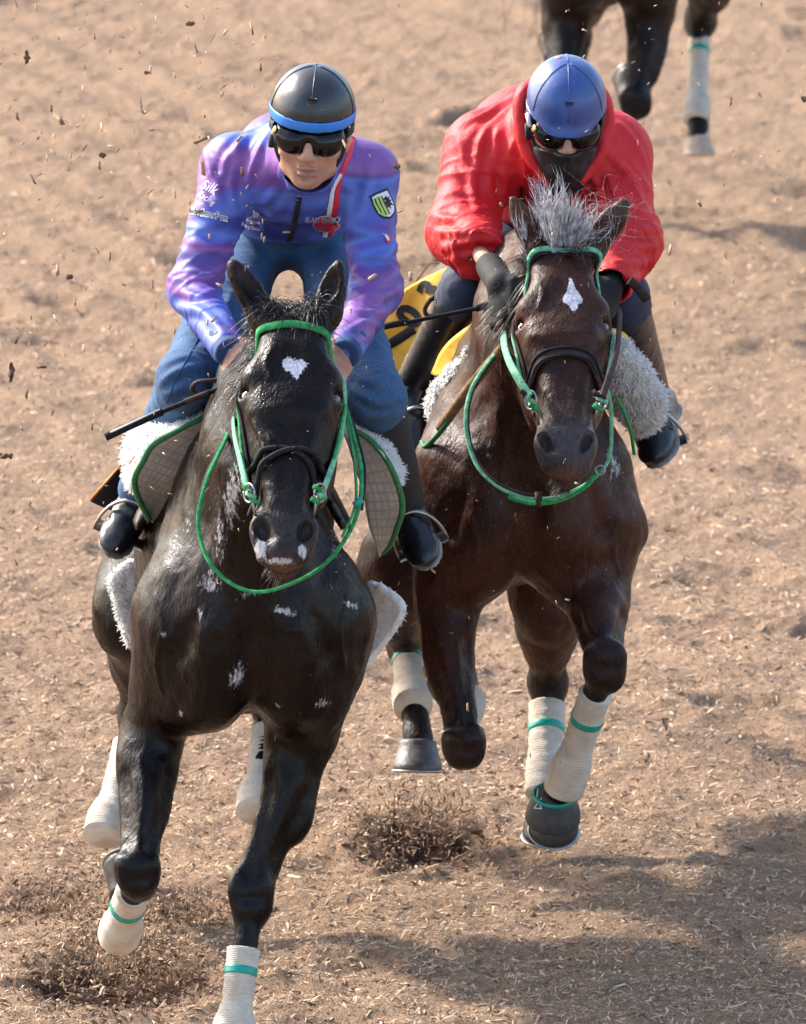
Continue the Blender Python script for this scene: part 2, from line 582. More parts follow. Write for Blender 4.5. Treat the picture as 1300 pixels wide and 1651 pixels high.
# chips: small split-wood slivers, real geometry, in one mesh
def chip_mesh(pos, L, W, yaw, pitch, roll, bright, closed=True):
    n = len(pos)
    base = np.array([[-1, -1, -.3], [1, -.6, -.3], [.8, .9, -.2], [-.9, .8, -.25], [-.7, 0, .45], [.75, .1, .4]], float)
    Fq = np.array([[3, 2, 1, 0], [0, 1, 5, 4], [2, 3, 4, 5]] if closed else [[0, 1, 5, 4], [2, 3, 4, 5]]); Ft = np.array([[1, 2, 5], [3, 0, 4]])
    j = 1 + rng.uniform(-.35, .35, (n, 6, 3))
    v = base[None] * j * np.stack([L, W, W * .7], 1)[:, None] * .5
    cy, sy, cp, sp, cr, sr = np.cos(yaw), np.sin(yaw), np.cos(pitch), np.sin(pitch), np.cos(roll), np.sin(roll)
    def rx(v): return np.stack([v[..., 0], v[..., 1] * cr[:, None] - v[..., 2] * sr[:, None], v[..., 1] * sr[:, None] + v[..., 2] * cr[:, None]], -1)
    def ry(v): return np.stack([v[..., 0] * cp[:, None] + v[..., 2] * sp[:, None], v[..., 1], -v[..., 0] * sp[:, None] + v[..., 2] * cp[:, None]], -1)
    def rz(v): return np.stack([v[..., 0] * cy[:, None] - v[..., 1] * sy[:, None], v[..., 0] * sy[:, None] + v[..., 1] * cy[:, None], v[..., 2]], -1)
    v = rz(ry(rx(v))) + pos[:, None]
    o = (np.arange(n) * 6)[:, None, None]
    me = mesh_np("chips", v.reshape(-1, 3), [(o + Fq).reshape(-1, 4), (o + Ft).reshape(-1, 3)], smooth=False)
    attr(me, "shade", np.repeat(bright, 6))
    return me

t = NT("wood_chip")
cc = t.ramp(t.at("shade"), [(0, (.055, .028, .017)), (.22, (.19, .105, .060)), (.5, (.62, .42, .27)), (.8, (.72, .52, .35)), (1, (.79, .62, .45))])
t.set(color=t.mix(.35, cc, t.ramp(t.noise(300, 2), [(.3, (.25, .15, .09)), (.7, (.7, .5, .34))]), 'MIX'), rough=.85, spec=.2)
M_chip = t.m

N = 105000
yy = -1.1 + 15.6 * rng.beta(1.0, 2.6, N)
half = .84 + (yy + 1.1) * .037
xx = rng.uniform(-1.12, 1.12, N) * half
zz = ground_h(xx, yy)
L = rng.lognormal(math.log(.0098), .48, N); W = L * rng.uniform(.12, .34, N)
L = np.clip(L, .004, .036); W = np.clip(W, .0012, .0065)
sh = np.clip(rng.normal(.53, .22, N) + .1 * (rng.random(N) < .1) - .42 * (rng.random(N) < .2), 0, 1)
for c, rx_, ry_, dp in PITS:
    d = np.sqrt(((xx - c[0]) / rx_) ** 2 + ((yy - c[1]) / ry_) ** 2)
    sh = np.where((d < 1.45) & (rng.random(N) < .9), sh * .30, sh)
pt = rng.normal(0, .42, N)
for c, rx_, ry_, dp in PITS:
    d = np.sqrt(((xx - c[0]) / rx_) ** 2 + ((yy - c[1]) / ry_) ** 2); m_ = d < 1.5
    L = np.where(m_, L * 1.2, L); W = np.where(m_, W * 1.5, W); pt = np.where(m_, pt * 1.4, pt)
me = chip_mesh(np.stack([xx, yy, zz + .001 + W * .3], 1), L, W, rng.uniform(0, 6.28, N), pt, rng.normal(0, .5, N), sh, False)
chips = link("wood_chips", me, M_chip)
tag(chips, "loose pale and brown wood chips covering the track", "ground cover", kind='stuff')
# ---------------------------------------------------------------- materials for horses and tack
def coat_mat(name, dark, warm, gloss=.30, dust=.0):
    t = NT(name)
    f = t.noise(7, 5); g = t.noise(60, 4, .6, t.scaled((1, 1, .35)))
    leg = t.at("black")
    c = t.mix(t.ramp(f, [(.35, 0.), (.7, .75)]), dark, warm)
    c = t.mix(leg, c, (.008, .0075, .0085))
    c = t.mix(t.at("grey"), c, (.075, .066, .066))
    c = t.mix(t.at("tan"), c, (.22, .11, .07))
    if dust: c = t.mix(t.ramp(t.noise(180, 2, .6), [(.66, 0.), (.73, dust)]), c, (.35, .23, .15))
    mk = t.math('ADD', t.at("mark"), t.math('MULTIPLY', t.math('SUBTRACT', t.noise(260, 2, .5, t.scaled((1, 1, .4))), .5), .55))
    c = t.mix(t.ramp(mk, [(.46, 0.), (.56, 1.)]), c, (.78, .74, .76))
    fm = t.math('ADD', t.at("foam"), t.math('MULTIPLY', t.math('SUBTRACT', t.noise(120, 6, .75, t.scaled((1, 1, .45))), .5), 3.4))
    fmk = t.ramp(fm, [(.60, 0.), (.95, .9)])
    c = t.mix(t.math('MULTIPLY', fmk, .95), c, (.70, .67, .68))
    hs = t.noise(190, 3, .6, t.scaled((1, 1, .22)))
    c = t.mix(t.ramp(hs, [(.3, .55), (.65, 0.)]), c, tuple(v * .45 for v in dark))
    r = t.math('ADD', t.ramp(t.noise(26, 5, .7), [(.32, gloss - .10), (.68, gloss + .22)]), t.math('MULTIPLY', t.math('SUBTRACT', hs, .5), .35))
    t.set(color=c, rough=r, spec=.17)
    b = t.bump(t.noise(16, 5, .65, t.scaled((1.3, 1, .55))), .008, .5)
    b = t.bump(g, .0035, .65, b)
    b = t.bump(hs, .0016, .9, b)
    t.bump(fmk, .0025, .8, b)
    return t.m
M_coat1 = coat_mat("black_brown_coat", (.0050, .0024, .0019), (.0200, .0080, .0052), .28)
M_coat2 = coat_mat("bay_coat", (.027, .0095, .0058), (.105, .036, .019), .36, .5)
M_coat3 = coat_mat("dark_bay_coat", (.010, .005, .004), (.022, .010, .007), .42)
def hair_mat(name, a, b):
    t = NT(name)
    t.set(color=t.ramp(t.noise(70, 3), [(.35, a), (.68, b)]), rough=.38, spec=.6)
    return t.m
M_mane1 = hair_mat("black_hair", (.008, .007, .008), (.05, .036, .03))
M_mane2 = hair_mat("brown_hair", (.022, .012, .010), (.11, .055, .038))
M_fore2 = hair_mat("backlit_grey_hair", (.22, .21, .22), (.85, .82, .82))  # grey hair lifted to silver in the colour to stand for backlight
M_hoof = simple("hoof_horn", (.085, .07, .066), .45, .4, 60, .001, 150)
M_hoofdark = simple("dark_hoof", (.03, .026, .026), .4, .4, 60, .001, 150)
M_steel = simple("worn_steel", (.32, .31, .30), .38, .2, 80, metal=1.0)
M_eye = simple("dark_eye", (.016, .008, .005), .06, .1, 10, coat=1.0)
t = NT("linen_bandage")
wv = t.n('ShaderNodeTexWave', wave_type='BANDS', bands_direction='Z', i_Scale=1.0, i_Distortion=.0)
t.set(color=t.mix(t.ramp(t.noise(30, 4), [(.4, 0.), (.75, .75)]), (.66, .58, .47), (.45, .33, .22)), rough=.9, sheen=.2)
ss = t.n('ShaderNodeMath', operation='SINE'); t.l(t.math('ADD', t.math('MULTIPLY', t.at("along"), 1400.), t.math('MULTIPLY', t.noise(40, 2), 9.)), ss.inputs[0])
b = t.bump(ss.outputs[0], .0012, .7)
t.bump(t.noise(500, 2), .0008, .8, b)
M_band = t.m
M_tape = simple("green_tape", (.0, .30, .22), .4, .1, 50, .0005)
M_rubber = simple("grey_rubber_boot", (.045, .045, .043), .6, .4, 40, .002, 60)

def strapmat(name, c, r=.4):
    return simple(name, c, min(r + .38, .85), .42, 75, .0010, 420, spec=.2)
M_green = strapmat("green_rubber_strap", (.040, .27, .085), .45)
M_mint = strapmat("pale_green_strap", (.17, .43, .25), .42)
M_black = strapmat("black_leather", (.012, .011, .012), .33)
M_brown = strapmat("brown_leather", (.045, .026, .024), .36)

HEAD_K = 1.0
class Horse: pass

def front_leg(f, S, E, K, Ft, C, w=1.0):
    S, E, K, Ft, C = map(lambda v: np.asarray(v, float), (S, E, K, Ft, C))
    f.tube(S, E, (.072 * w, .11 * w), (.056 * w, .078 * w), k=.08)
    f.tube(E, K, (.051 * w, .066 * w), (.036 * w, .042 * w), k=.045)
    d = unit(K - E); fw = A(0, -1, 0)
    f.ell(E * .72 + K * .28 + fw * .012, (.050 * w, .046 * w, .12), (A(1, 0, 0), np.cross(d, A(1, 0, 0)), d), k=.05)
    f.ell(K, (.042 * w, .040 * w, .060), (A(1, 0, 0), np.cross(unit(Ft - K + (K - E) * .5), A(1, 0, 0)), unit(Ft - K + (K - E) * .5)), k=.025)
    for sx in (-1, 1):
        f.ell(K + A(sx * .027, -.010, .024), (.018 * w, .020, .026), k=.022); f.ell(K + A(sx * .016, -.012, -.020), (.015 * w, .018, .018), k=.03)
    f.tube(K + A(-.016, -.047, .004), K + A(.016, -.047, .004), .004, .004, k=.02, op='-')
    for sx in (-1, 1):
        f.tube(E + (K - E) * .25 + A(sx * .050, -.062, 0), E + (K - E) * .8 + A(sx * .024, -.052, 0), .003, .002, k=.035, op='-')
    c = unit(Ft - K)
    f.tube(K + c * .02, Ft, (.027 * w, .031 * w), (.022 * w, .027 * w), k=.02)
    f.ell(Ft, (.033 * w, .037 * w, .037 * w), k=.02)
    f.tube(Ft, C, (.028 * w, .03 * w), (.037 * w, .038 * w), k=.02)

def hind_leg(f, Hp, St, Hk, Ft, C, w=1.0):
    Hp, St, Hk, Ft, C = map(lambda v: np.asarray(v, float), (Hp, St, Hk, Ft, C))
    f.tube(Hp, St, (.105 * w, .16 * w), (.085 * w, .110 * w), k=.08)
    f.tube(St, Hk, (.068 * w, .095 * w), (.036 * w, .046 * w), k=.06)
    f.ell(St * .65 + Hk * .35 + A(0, .03, 0), (.06, .07, .1), k=.05)
    f.ell(Hk, (.042 * w, .052 * w, .052 * w), k=.03)
    f.tube(Hk, Hk + unit(Hk - Ft) * .055 + A(0, .03, 0), .028, .02, k=.03)
    f.tube(Hk, Ft, (.032, .037), (.026, .03), k=.03)
    f.ell(Ft, .035, k=.02)
    f.tube(Ft, C, .028, (.037, .038), k=.02)

def hoof_obj(name, C, toe, up, mat, parent, scale=1.0, shoe=True):
    """C: coronet centre, toe: direction of the hoof wall downwards, up: front direction"""
    ax = unit(toe); fr = unit(np.asarray(up, float) - (np.asarray(up, float) @ ax) * ax); sd = np.cross(ax, fr)
    rings = []
    n = 28
    a = np.linspace(0, 2 * np.pi, n, endpoint=False)
    prof = [(-.004, .036, 0), (.0, .0415, .0), (.006, .041, .001), (.03, .047, .010), (.055, .053, .019), (.065, .053, .023), (.070, .049, .024), (.070, .042, .024), (.064, .028, .022)]
    V = []
    for d, r, sh in prof:
        c = np.asarray(C) + ax * d * scale + fr * sh * scale
        rr = r * scale
        heel = 1 - .16 * (np.cos(a) < -.3) * np.abs(np.cos(a))
        V.append(c + fr * (rr * 1.04 * np.cos(a) * heel)[:, None] + sd * (rr * np.sin(a))[:, None] + ax * (-(.010 * scale * (d / .07)) * (1 - np.cos(a)) * .5)[:, None])
    m = len(prof)
    V = np.concatenate(V)
    i = np.arange(m - 1)[:, None] * n; j = np.arange(n)[None]; j2 = (j + 1) % n
    F = np.stack([i + j, i + j2, i + n + j2, i + n + j], -1).reshape(-1, 4)
    F = orient(V, F)
    cap = [np.array([[(m - 1) * n + q for q in range(n)]]), np.array([[q for q in range(n)][::-1]])]
    V = V + .0022 * fbm(V, 24, 2, 6)[:, None] * unit(A(.6, -1, .1))
    h = link(name, mesh_np(name, V, [F] + cap), mat, parent)
    if shoe:
        aa = np.linspace(-2.3, 2.3, 26)
        c = np.asarray(C) + ax * .071 * scale + fr * .024 * scale
        p = c + fr * (.049 * scale * np.cos(aa))[:, None] + sd * (.048 * scale * np.sin(aa))[:, None] + ax * (-(.010 * scale) * (1 - np.cos(aa)) * .5)[:, None]
        VF = sweep(p, (.010 * scale, .004 * scale), 8, side=-unit(np.cross(ax, np.cross(fr, ax))), cap=True)
        VF = sweep(p, np.tile([.0035 * scale, .010 * scale], (26, 1)), 8, side=ax)
        obj("horseshoe", VF, M_steel, h)
    return h

def bandage(a, b, ra, rb, ball, parent, flare=None, mat=None, label=None, tape=None, tape_t=.28, side=(1, 0, 0)):
    """wrapped leg bandage from a to the fetlock b; ball = fetlock radius"""
    a = np.asarray(a, float); b = np.asarray(b, float); d = unit(b - a)
    n = 44; t = np.linspace(0, 1, n)
    L = np.linalg.norm(b - a)
    end = b + d * ball * 1.05
    Lt = L + ball * 1.05
    p = a[None] + d[None] * (Lt * t)[:, None]
    x = Lt * t
    r = ra + (rb - ra) * np.clip(x / L, 0, 1) ** .8
    s = np.clip((x - (L - ball * 1.7)) / (ball * 1.7), 0, 2.0)
    r = r + (ball - rb) * np.where(s < 1, s * s * (3 - 2 * s), np.sqrt(np.clip(1 - ((s - 1) / 1.25) ** 2, 0, 1)))
    r = r + .0007 * np.sin(x * 520) + .0006 * np.sin(x * 213 + 1)
    VF = sweep(p, r, 24, side)
    V, F = VF
    al = np.concatenate([np.repeat(x, 24), [0, Lt]])
    V = V + .0016 * noise3(V, 45, 9)[:, None] * unit(A(1, -1, .3))
    o = obj("leg_bandage", (V, F), mat or M_band, parent)
    attr(o.data, "along", al)
    if label: o["label"] = label
    if tape is not None:
        k0 = tape_t * L
        xx = np.linspace(k0, k0 + .017, 5)
        rr = np.interp(xx, x, r) + .0013
        obj("green_tape", sweep(a + d * xx[:, None], rr, 24, side), M_tape, o)
    return o

def horse_ear(f, H, base, tip, side, face, wid=.052):
    """ear made of a cupped leaf; face = direction the opening looks"""
    base = np.asarray(base, float); tip = np.asarray(tip, float)
    d = unit(tip - base); L = np.linalg.norm(tip - base)
    fa = unit(face - (face @ d) * d); sd = np.cross(d, fa)
    m = base + d * L * .38
    f.ell(m - fa * .004, (wid * .55, .024, L * .60), (sd, fa, d), k=.02)
    f.tube(base + d * L * .45, tip, (wid * .40, .016), (.007, .006), side=sd, k=.02)
    f.ell(m + fa * .024 + d * .006, (wid * .36, .024, L * .50), (sd, fa, d), k=.008, op='-')
    f.ell(base, (.032, .034, .03), k=.03)

def build_horse(sp):
    H = Horse(); f = Field()
    y0 = sp['y0']; x0 = P(sp['cx'], 1000, y0)[0]; sk = sp['skew']; dz = sp.get('dz', 0.0); W = sp.get('w', 1.0)
    def T(u, b, z): return A(x0 + u - b * sk, y0 + b, z + dz)
    H.T = T
    X = unit(A(1, sk, 0)); 
    # trunk
    f.ell(T(0, .80, 1.06), (.235 * W, .62, .33), k=.05)
    f.ell(T(0, 1.10, 1.00), (.225 * W, .50, .31), k=.10)
    f.ell(T(0, .24, 1.08), (.18 * W, .22, .24), k=.10)
    f.ell(T(0, .60, 1.33), (.07, .32, .13), k=.10)
    f.ell(T(0, 1.15, 1.17), (.11, .50, .14), k=.12)
    f.ell(T(0, 1.60, .94), (.215 * W, .36, .40), k=.08)
    for s in (-1, 1):
        f.tube(T(s * .160 * W, .20, 1.04), T(s * .045, .48, 1.34), (.100 * W, .17), (.055, .12), X, k=.06)
        f.ell(T(s * .175 * W, .16, 1.03), (.085 * W, .12, .15), k=.05)
        f.ell(T(s * .090 * W, .06, 1.01), (.098 * W, .10, .165), k=.055)
        f.ell(T(s * .10, .16, .88), (.085, .14, .085), k=.05)
        f.ell(T(s * .13 * W, 1.78, .90), (.105, .20, .26), k=.08)
    f.tube(T(0, .45, .90), T(0, 1.4, .88), (.15, .10), (.13, .10), k=.1)
    # head frame
    h = H
    h.poll = P(*sp['poll']); h.muz = P(*sp['muzzle'])
    h.D = unit(h.muz - h.poll); h.L = np.linalg.norm(h.muz - h.poll); q = h.L / .60
    roll = sp.get('roll', 0.); yaw = sp.get('yaw', 0.)
    s = A(math.cos(yaw), math.sin(yaw), roll); s = unit(s - (s @ h.D) * h.D); h.S = s
    h.N = np.cross(h.D, s); 
    if h.N[1] > 0: h.N = -h.N
    def HD(a, b, n): return h.poll + h.S * a * q + h.D * b * q + h.N * n * q
    h.HD = HD; h.q = q
    ax = (h.S, h.D, h.N)
    def E(a, b, n, r1, r2, r3, k=.025, op='+', axes=None):
        f.ell(HD(a, b, n), (r1 * q, r2 * q, r3 * q), axes or ax, k * q, op)
    def TU(p1, p2, r1, r2, k=.025, op='+'):
        f.tube(HD(*p1), HD(*p2), np.array(r1) * q, np.array(r2) * q, h.S, k * q, op)
    # neck
    nb = T(0, .26, 1.19); nm = T(0, .10, 1.42); 
    pe = HD(0, .03, -.17); pm = nm * .45 + pe * .55 + A(0, .0, .02)
    f.tube(nb, nm, (.140, .25), (.092, .19), X, k=.08)
    f.tube(nm, pm, (.092, .19), (.080, .15), X, k=.06)
    f.tube(pm, pe, (.082, .155), (.070, .115), X, k=.05)
    f.tube(T(0, .50, 1.38), nm + A(0, .12, .10), (.06, .1), (.05, .08), X, k=.08)
    f.tube(T(0, .06, 1.10), HD(0, .20, -.22), (.060, .05), (.045, .05), X, k=.06)      # windpipe
    for sgn in (-1, 1):
        f.tube(T(sgn * .075, .03, 1.16), HD(sgn * .05, .17, -.17), (.030, .03), (.028, .03), X, k=.035)
        # groove between windpipe and shoulder
    # head
    E(0, .09, -.085, .078, .13, .085)
    E(0, .19, -.070, .090, .12, .062)
    TU((0, .05, -.02), (0, .25, -.010), (.062, .020), (.070, .022), .03)
    for s_ in (-1, 1):
        E(s_ * .054, .26, -.150, .046, .135, .115, .03)
        E(s_ * .044, .14, -.19, .034, .085, .085, .03)
        TU((s_ * .086, .195, -.055), (s_ * .066, .40, -.078), (.018, .017), (.012, .012), .02)
        E(s_ * .080, .165, -.038, .024, .036, .024, .022)          # brow
        E(s_ * .079, .200, -.052, .030, .032, .030, .012)
        TU((s_ * .030, .10, -.006), (s_ * .072, .17, -.018), (.016, .012), (.016, .012), .03)
    TU((0, .22, -.035), (0, .50, -.040), (.072, .032), (.036, .026), .03)
    TU((0, .22, -.10), (0, .42, -.085), (.082, .075), (.058, .052), .03)
    TU((0, .42, -.10), (0, .50, -.085), (.058, .052), (.040, .046), .03)
    for s_ in (-1, 1):
        TU((s_ * .040, .28, -.022), (s_ * .020, .47, -.022), (.014, .010), (.012, .009), .02)
    E(0, .535, -.066, .050, .062, .050, .03)
    E(0, .570, -.050, .036, .034, .036, .02)
    E(0, .560, -.105, .036, .040, .028, .02)
    for s_ in (-1, 1):
        E(s_ * .040, .525, -.046, .023, .042, .034, .014)
        E(s_ * .036, .565, -.060, .020, .026, .026, .015)
        E(s_ * .052, .50, -.070, .015, .05, .03, .02)
    nf = sp.get('nostril', .013)
    for s_ in (-1, 1):
        na = (unit(h.S * 1 + h.D * .38 * s_), unit(h.D * 1 - h.S * .38 * s_), h.N)
        f.ell(HD(s_ * .042, .528, -.040), (.026 * q, .040 * q, .030 * q), na, .012)
        f.ell(HD(s_ * .045, .530, -.008), (nf * q, .028 * q, .042 * q), na, .006, '-')
        f.ell(HD(s_ * .033, .553, -.010), (nf * .8 * q, .011 * q, .020 * q), na, .008, '-')
        # almond opening of the eye
        ea = (unit(h.D + h.S * s_ * .10), unit(np.cross(unit(h.N * .62 + h.S * s_ * .80), h.D)), unit(h.N * .62 + h.S * s_ * .80))
        f.ell(HD(s_ * .098, .200, -.032), (.0105 * q, .0175 * q, .022 * q), ea, .004, '-')
    f.tube(HD(-.045, .590, -.085), HD(.045, .590, -.085), .0035, .0035, k=.006, op='-')
    # ears
    for (b, tp, fc) in sp['ears']:
        horse_ear(f, h, P(*b), P(*tp), 0, unit(A(*fc)))
    # legs
    for L_ in sp['fore']: front_leg(f, *L_['pts'], w=L_.get('w', 1.))
    for L_ in sp['hind']: hind_leg(f, *L_['pts'], w=L_.get('w', 1.))
    # creases of the breast and shoulders
    f.tube(T(0, -.055, 1.14), T(0, -.03, .90), .010, .010, k=.05, op='-')
    for s in (-1, 1):
        f.tube(T(s * .10 * W, -.062, 1.19), T(s * .19 * W, .005, .99), .004, .004, k=.045, op='-')
        pass
        pass
        f.tube(T(s * .13, .04, 1.36), T(s * .10, -.03, 1.17), .008, .006, k=.05, op='-')
    for a, b, r in sp.get('bulge', []): f.tube(P(*a), P(*b), r, r * .8, k=.05)
    for a, b, r in sp.get('groove', []): f.tube(P(*a), P(*b), r, r * .8, k=.04, op='-')
    V, F = f.mesh(sp.get('h', .0069))
    V = relax(V, F, 2)
    n = vnormals(V, F)
    hd = (V - h.poll) @ h.D / q; hn = (V - h.poll) @ h.N / q; hs = (V - h.poll) @ h.S / q
    inhead = (hd > -.05) & (hn > -.32) & (np.abs(hs) < .14) & (hd < .7)
    amp = np.where(inhead, .0014, .0052)
    V = V + n * (amp * noise3(V, 11, 2) + amp * .45 * noise3(V, 26, 3) + .0006 * noise3(V, 70, 4))[:, None]
    n = vnormals(V, F)
    sf0 = Surf(V, F); vs = []
    for ln in sp.get('veins', []):
        vq = [sf0.pix(*p)[0] for p in ln]; vq = [a for a in vq if a is not None]
        if len(vq) > 1: vs.append(smooth_path(vq, 5 * len(vq)))
    V = veins(V, n, vs)
    H.V, H.F, H.n = V, F, n
    H.surf = Surf(V, F)
    H.hd, H.hs, H.hn, H.inhead = hd, hs, hn, inhead
    return H

def veins(V, n, segs, r=.0045, amp=.0030):
    for pts in segs:
        for a, b in zip(pts[:-1], pts[1:]):
            a = np.asarray(a); b = np.asarray(b); d = b - a; L = d @ d + 1e-9
            m = np.all((V > np.minimum(a, b) - .03) & (V < np.maximum(a, b) + .03), 1)
            t = np.clip((V[m] - a) @ d / L, 0, 1)
            dist = np.linalg.norm(V[m] - a - t[:, None] * d, axis=1)
            V[m] += n[m] * (amp * np.exp(-(dist / r) ** 2))[:, None]
    return V

def blob_mask(V, surf, spots):
    m = np.zeros(len(V))
    for s in spots:
        px, py, rx, ry = s[:4]; rot = math.radians(s[4] if len(s) > 4 else 0); st = s[5] if len(s) > 5 else 1.
        c, _ = surf.pix(px, py)
        if c is None: continue
        sc = np.linalg.norm(c - CAM) / FPX
        d = V - c
        a = d @ CR / sc; b = -(d @ CU) / sc; dep = d @ CF / sc
        a2 = a * math.cos(rot) + b * math.sin(rot); b2 = -a * math.sin(rot) + b * math.cos(rot)
        r = np.sqrt((a2 / rx) ** 2 + (b2 / ry) ** 2 + (dep / (max(rx, ry) * 1.6)) ** 2)
        m = np.maximum(m, st * .80 * np.clip(1.25 - r * .75, 0, 1) * (r < 1.7))
    return m

def finish_horse(H, mat, parent, sp):
    q = H.q
    me = mesh_np("horse_body", H.V, H.F)
    g = np.clip((H.hd - .40) / .12, 0, 1) * H.inhead
    attr(me, "grey", g * sp.get('grey', .7) * np.clip(1 - np.abs(H.hd - .52) / .16, 0, 1))
    # black points: lower legs, ear rims, mane line
    blk = np.zeros(len(H.V))
    for L_ in sp['fore'] + sp['hind']:
        pts = L_['pts']
        a, b = (pts[1], pts[2])
        for c, d in ((pts[2], pts[3]), (pts[3], pts[4])):
            c = np.asarray(c); d = np.asarray(d); v = d - c
            tt = np.clip((H.V - c) @ v / (v @ v), 0, 1)
            ds = np.linalg.norm(H.V - c - tt[:, None] * v, axis=1)
            blk = np.maximum(blk, np.clip((.13 - ds) / .06, 0, 1))
    attr(me, "black", blk * sp.get('points', .8))
    attr(me, "mark", sp['mark'](H))
    attr(me, "foam", blob_mask(H.V, H.surf, sp.get('foam', [])))
    lip = np.clip(1 - np.abs(H.hd - .607) / .022, 0, 1) * (np.abs(H.hs) < .045) * H.inhead * (H.hn > -.11)
    ear = np.clip((-.045 - H.hd) / .02, 0, 1) * (np.abs(H.hn) < .2) * (np.abs(H.hs) > .02) * (np.abs(H.hs) < .2)
    attr(me, "tan", np.maximum(lip * .6, ear * sp.get('ear', .12)))
    b = link("body", me, mat, parent)
    for s_ in (-1, 1):
        c = H.HD(s_ * .0805, .200, -.050)
        V, F = Field().ell(c, (.0235 * q, .0235 * q, .0235 * q), (H.S, H.D, H.N)).mesh(.004)
        link("eye", mesh_np("eye", V, F), M_eye, parent)
    return b
t = NT("dark_skin"); t.set(color=(.012, .009, .009), rough=.35); M_lid = t.m
# ---------------------------------------------------------------- the three horses
def heart_mark(cx, cy, r):
    def f(H):
        c, _ = H.surf.pix(cx, cy); sc = np.linalg.norm(c - CAM) / FPX
        d = H.V - c; x = (d @ CR) / sc / r; y = (d @ CU) / sc / r
        y = y + .12
        # heart: two lobes and a tip
        l = np.minimum(np.hypot(x + .48, y - .38) - .58, np.hypot(x - .50, y - .30) - .52)
        tip = np.maximum(np.abs(x - .12) * .95 + (-y) * .62 - .66, y - .45)
        s = np.minimum(l, tip)
        return np.clip(.5 - s * .9, 0, 1) * (np.abs(H.hn + .0) < .08) * H.inhead
    return f
def star_mark(cx, cy):
    def f(H):
        c, _ = H.surf.pix(cx, cy); sc = np.linalg.norm(c - CAM) / FPX
        d = H.V - c; x = (d @ CR) / sc; y = -(d @ CU) / sc
        # narrow peak above, wide at the middle, short tail below to the right
        w = np.interp(y, [-34, -28, -10, 5, 12, 15, 22, 34], [-2, 2, 7, 16, 16, 8, 5, -2])
        s = (np.abs(x - .10 * (y + 10)) - w) / 14
        return np.clip(.5 - s * 1.3, 0, 1) * (np.abs(d @ CF) < .05) * (np.abs(y) < 36) * H.inhead
    return f

SP1 = dict(cx=411, y0=-1.18, skew=.06, w=.86, dz=-.06,
    poll=(476, 492, -1.22), muzzle=(455, 893, -1.62), roll=.03, yaw=.03,
    ears=[((428, 512, -1.20), (374, 422, -1.17), (.55, -.9, .1)), ((525, 508, -1.20), (546, 422, -1.17), (-.35, -.95, .1))],
    fore=[dict(pts=[P(283, 1000, -.98), P(244, 1185, -.95), P(222, 1412, -1.18), P(197, 1492, -.96), P(207, 1458, -.84)], w=1.04),
          dict(pts=[P(545, 1000, -.98), P(495, 1180, -.98), P(404, 1446, -1.12), P(376, 1668, -1.24), P(366, 1735, -1.32)], w=1.04)],
    hind=[dict(pts=[P(272, 860, .45), P(222, 985, .22), P(225, 1150, .5), P(172, 1322, .25), P(190, 1330, .37)], w=1.05),
          dict(pts=[P(420, 800, .45), P(430, 985, .10), P(440, 1130, .40), P(415, 1285, .15), P(424, 1290, .27)], w=1.0)],
    bulge=[((212, 930, .30), (196, 1000, .22), .06)],
    nostril=.0185, ear=.05, veins=[[(250, 960), (262, 1010), (252, 1070), (262, 1120)], [(262, 1010), (290, 1050), (300, 1100)], [(560, 960), (548, 1020), (556, 1080)], [(330, 980), (322, 1040), (335, 1100), (328, 1150)], [(500, 1000), (510, 1060), (498, 1120)], [(420, 700), (428, 740), (424, 790)], [(410, 680), (420, 700), (440, 712)], [(225, 1220), (232, 1280), (226, 1340)], [(470, 1250), (455, 1320), (430, 1380)], [(440, 560), (430, 585), (438, 610)], [(440, 985), (452, 1010), (480, 1018)], [(395, 860), (388, 900), (400, 940)]], grey=.5, points=.8, mark=heart_mark(475, 592, 19),
    foam=[(375, 800, 14, 60, 8, 1.2), (355, 860, 10, 60, 0, .9), (340, 940, 20, 24, 30, 1.1), (420, 886, 9, 16, 0, 2.2), (489, 890, 7, 11, 0, 2.0), (452, 905, 26, 6, 0, 1.6),
          (458, 985, 20, 6, 15, 1.5), (566, 975, 14, 6, 20, 1.5), (382, 1090, 12, 26, 15, 1.2), (520, 1135, 16, 9, -20, 1.0),
          (330, 945, 12, 14, 0, .9), (322, 990, 6, 10, 0, 1.2), (263, 1022, 6, 5, 0, 1.2), (540, 860, 12, 40, 12, .9), (290, 820, 16, 10, 0, .6), (300, 850, 10, 20, 0, .8),
          (540, 890, 10, 14, 0, 1.1), (292, 1150, 7, 7, 0, 1.2), (400, 960, 30, 14, 0, .6), (535, 945, 26, 16, 0, .55), (452, 1140, 10, 6, 0, .7)])
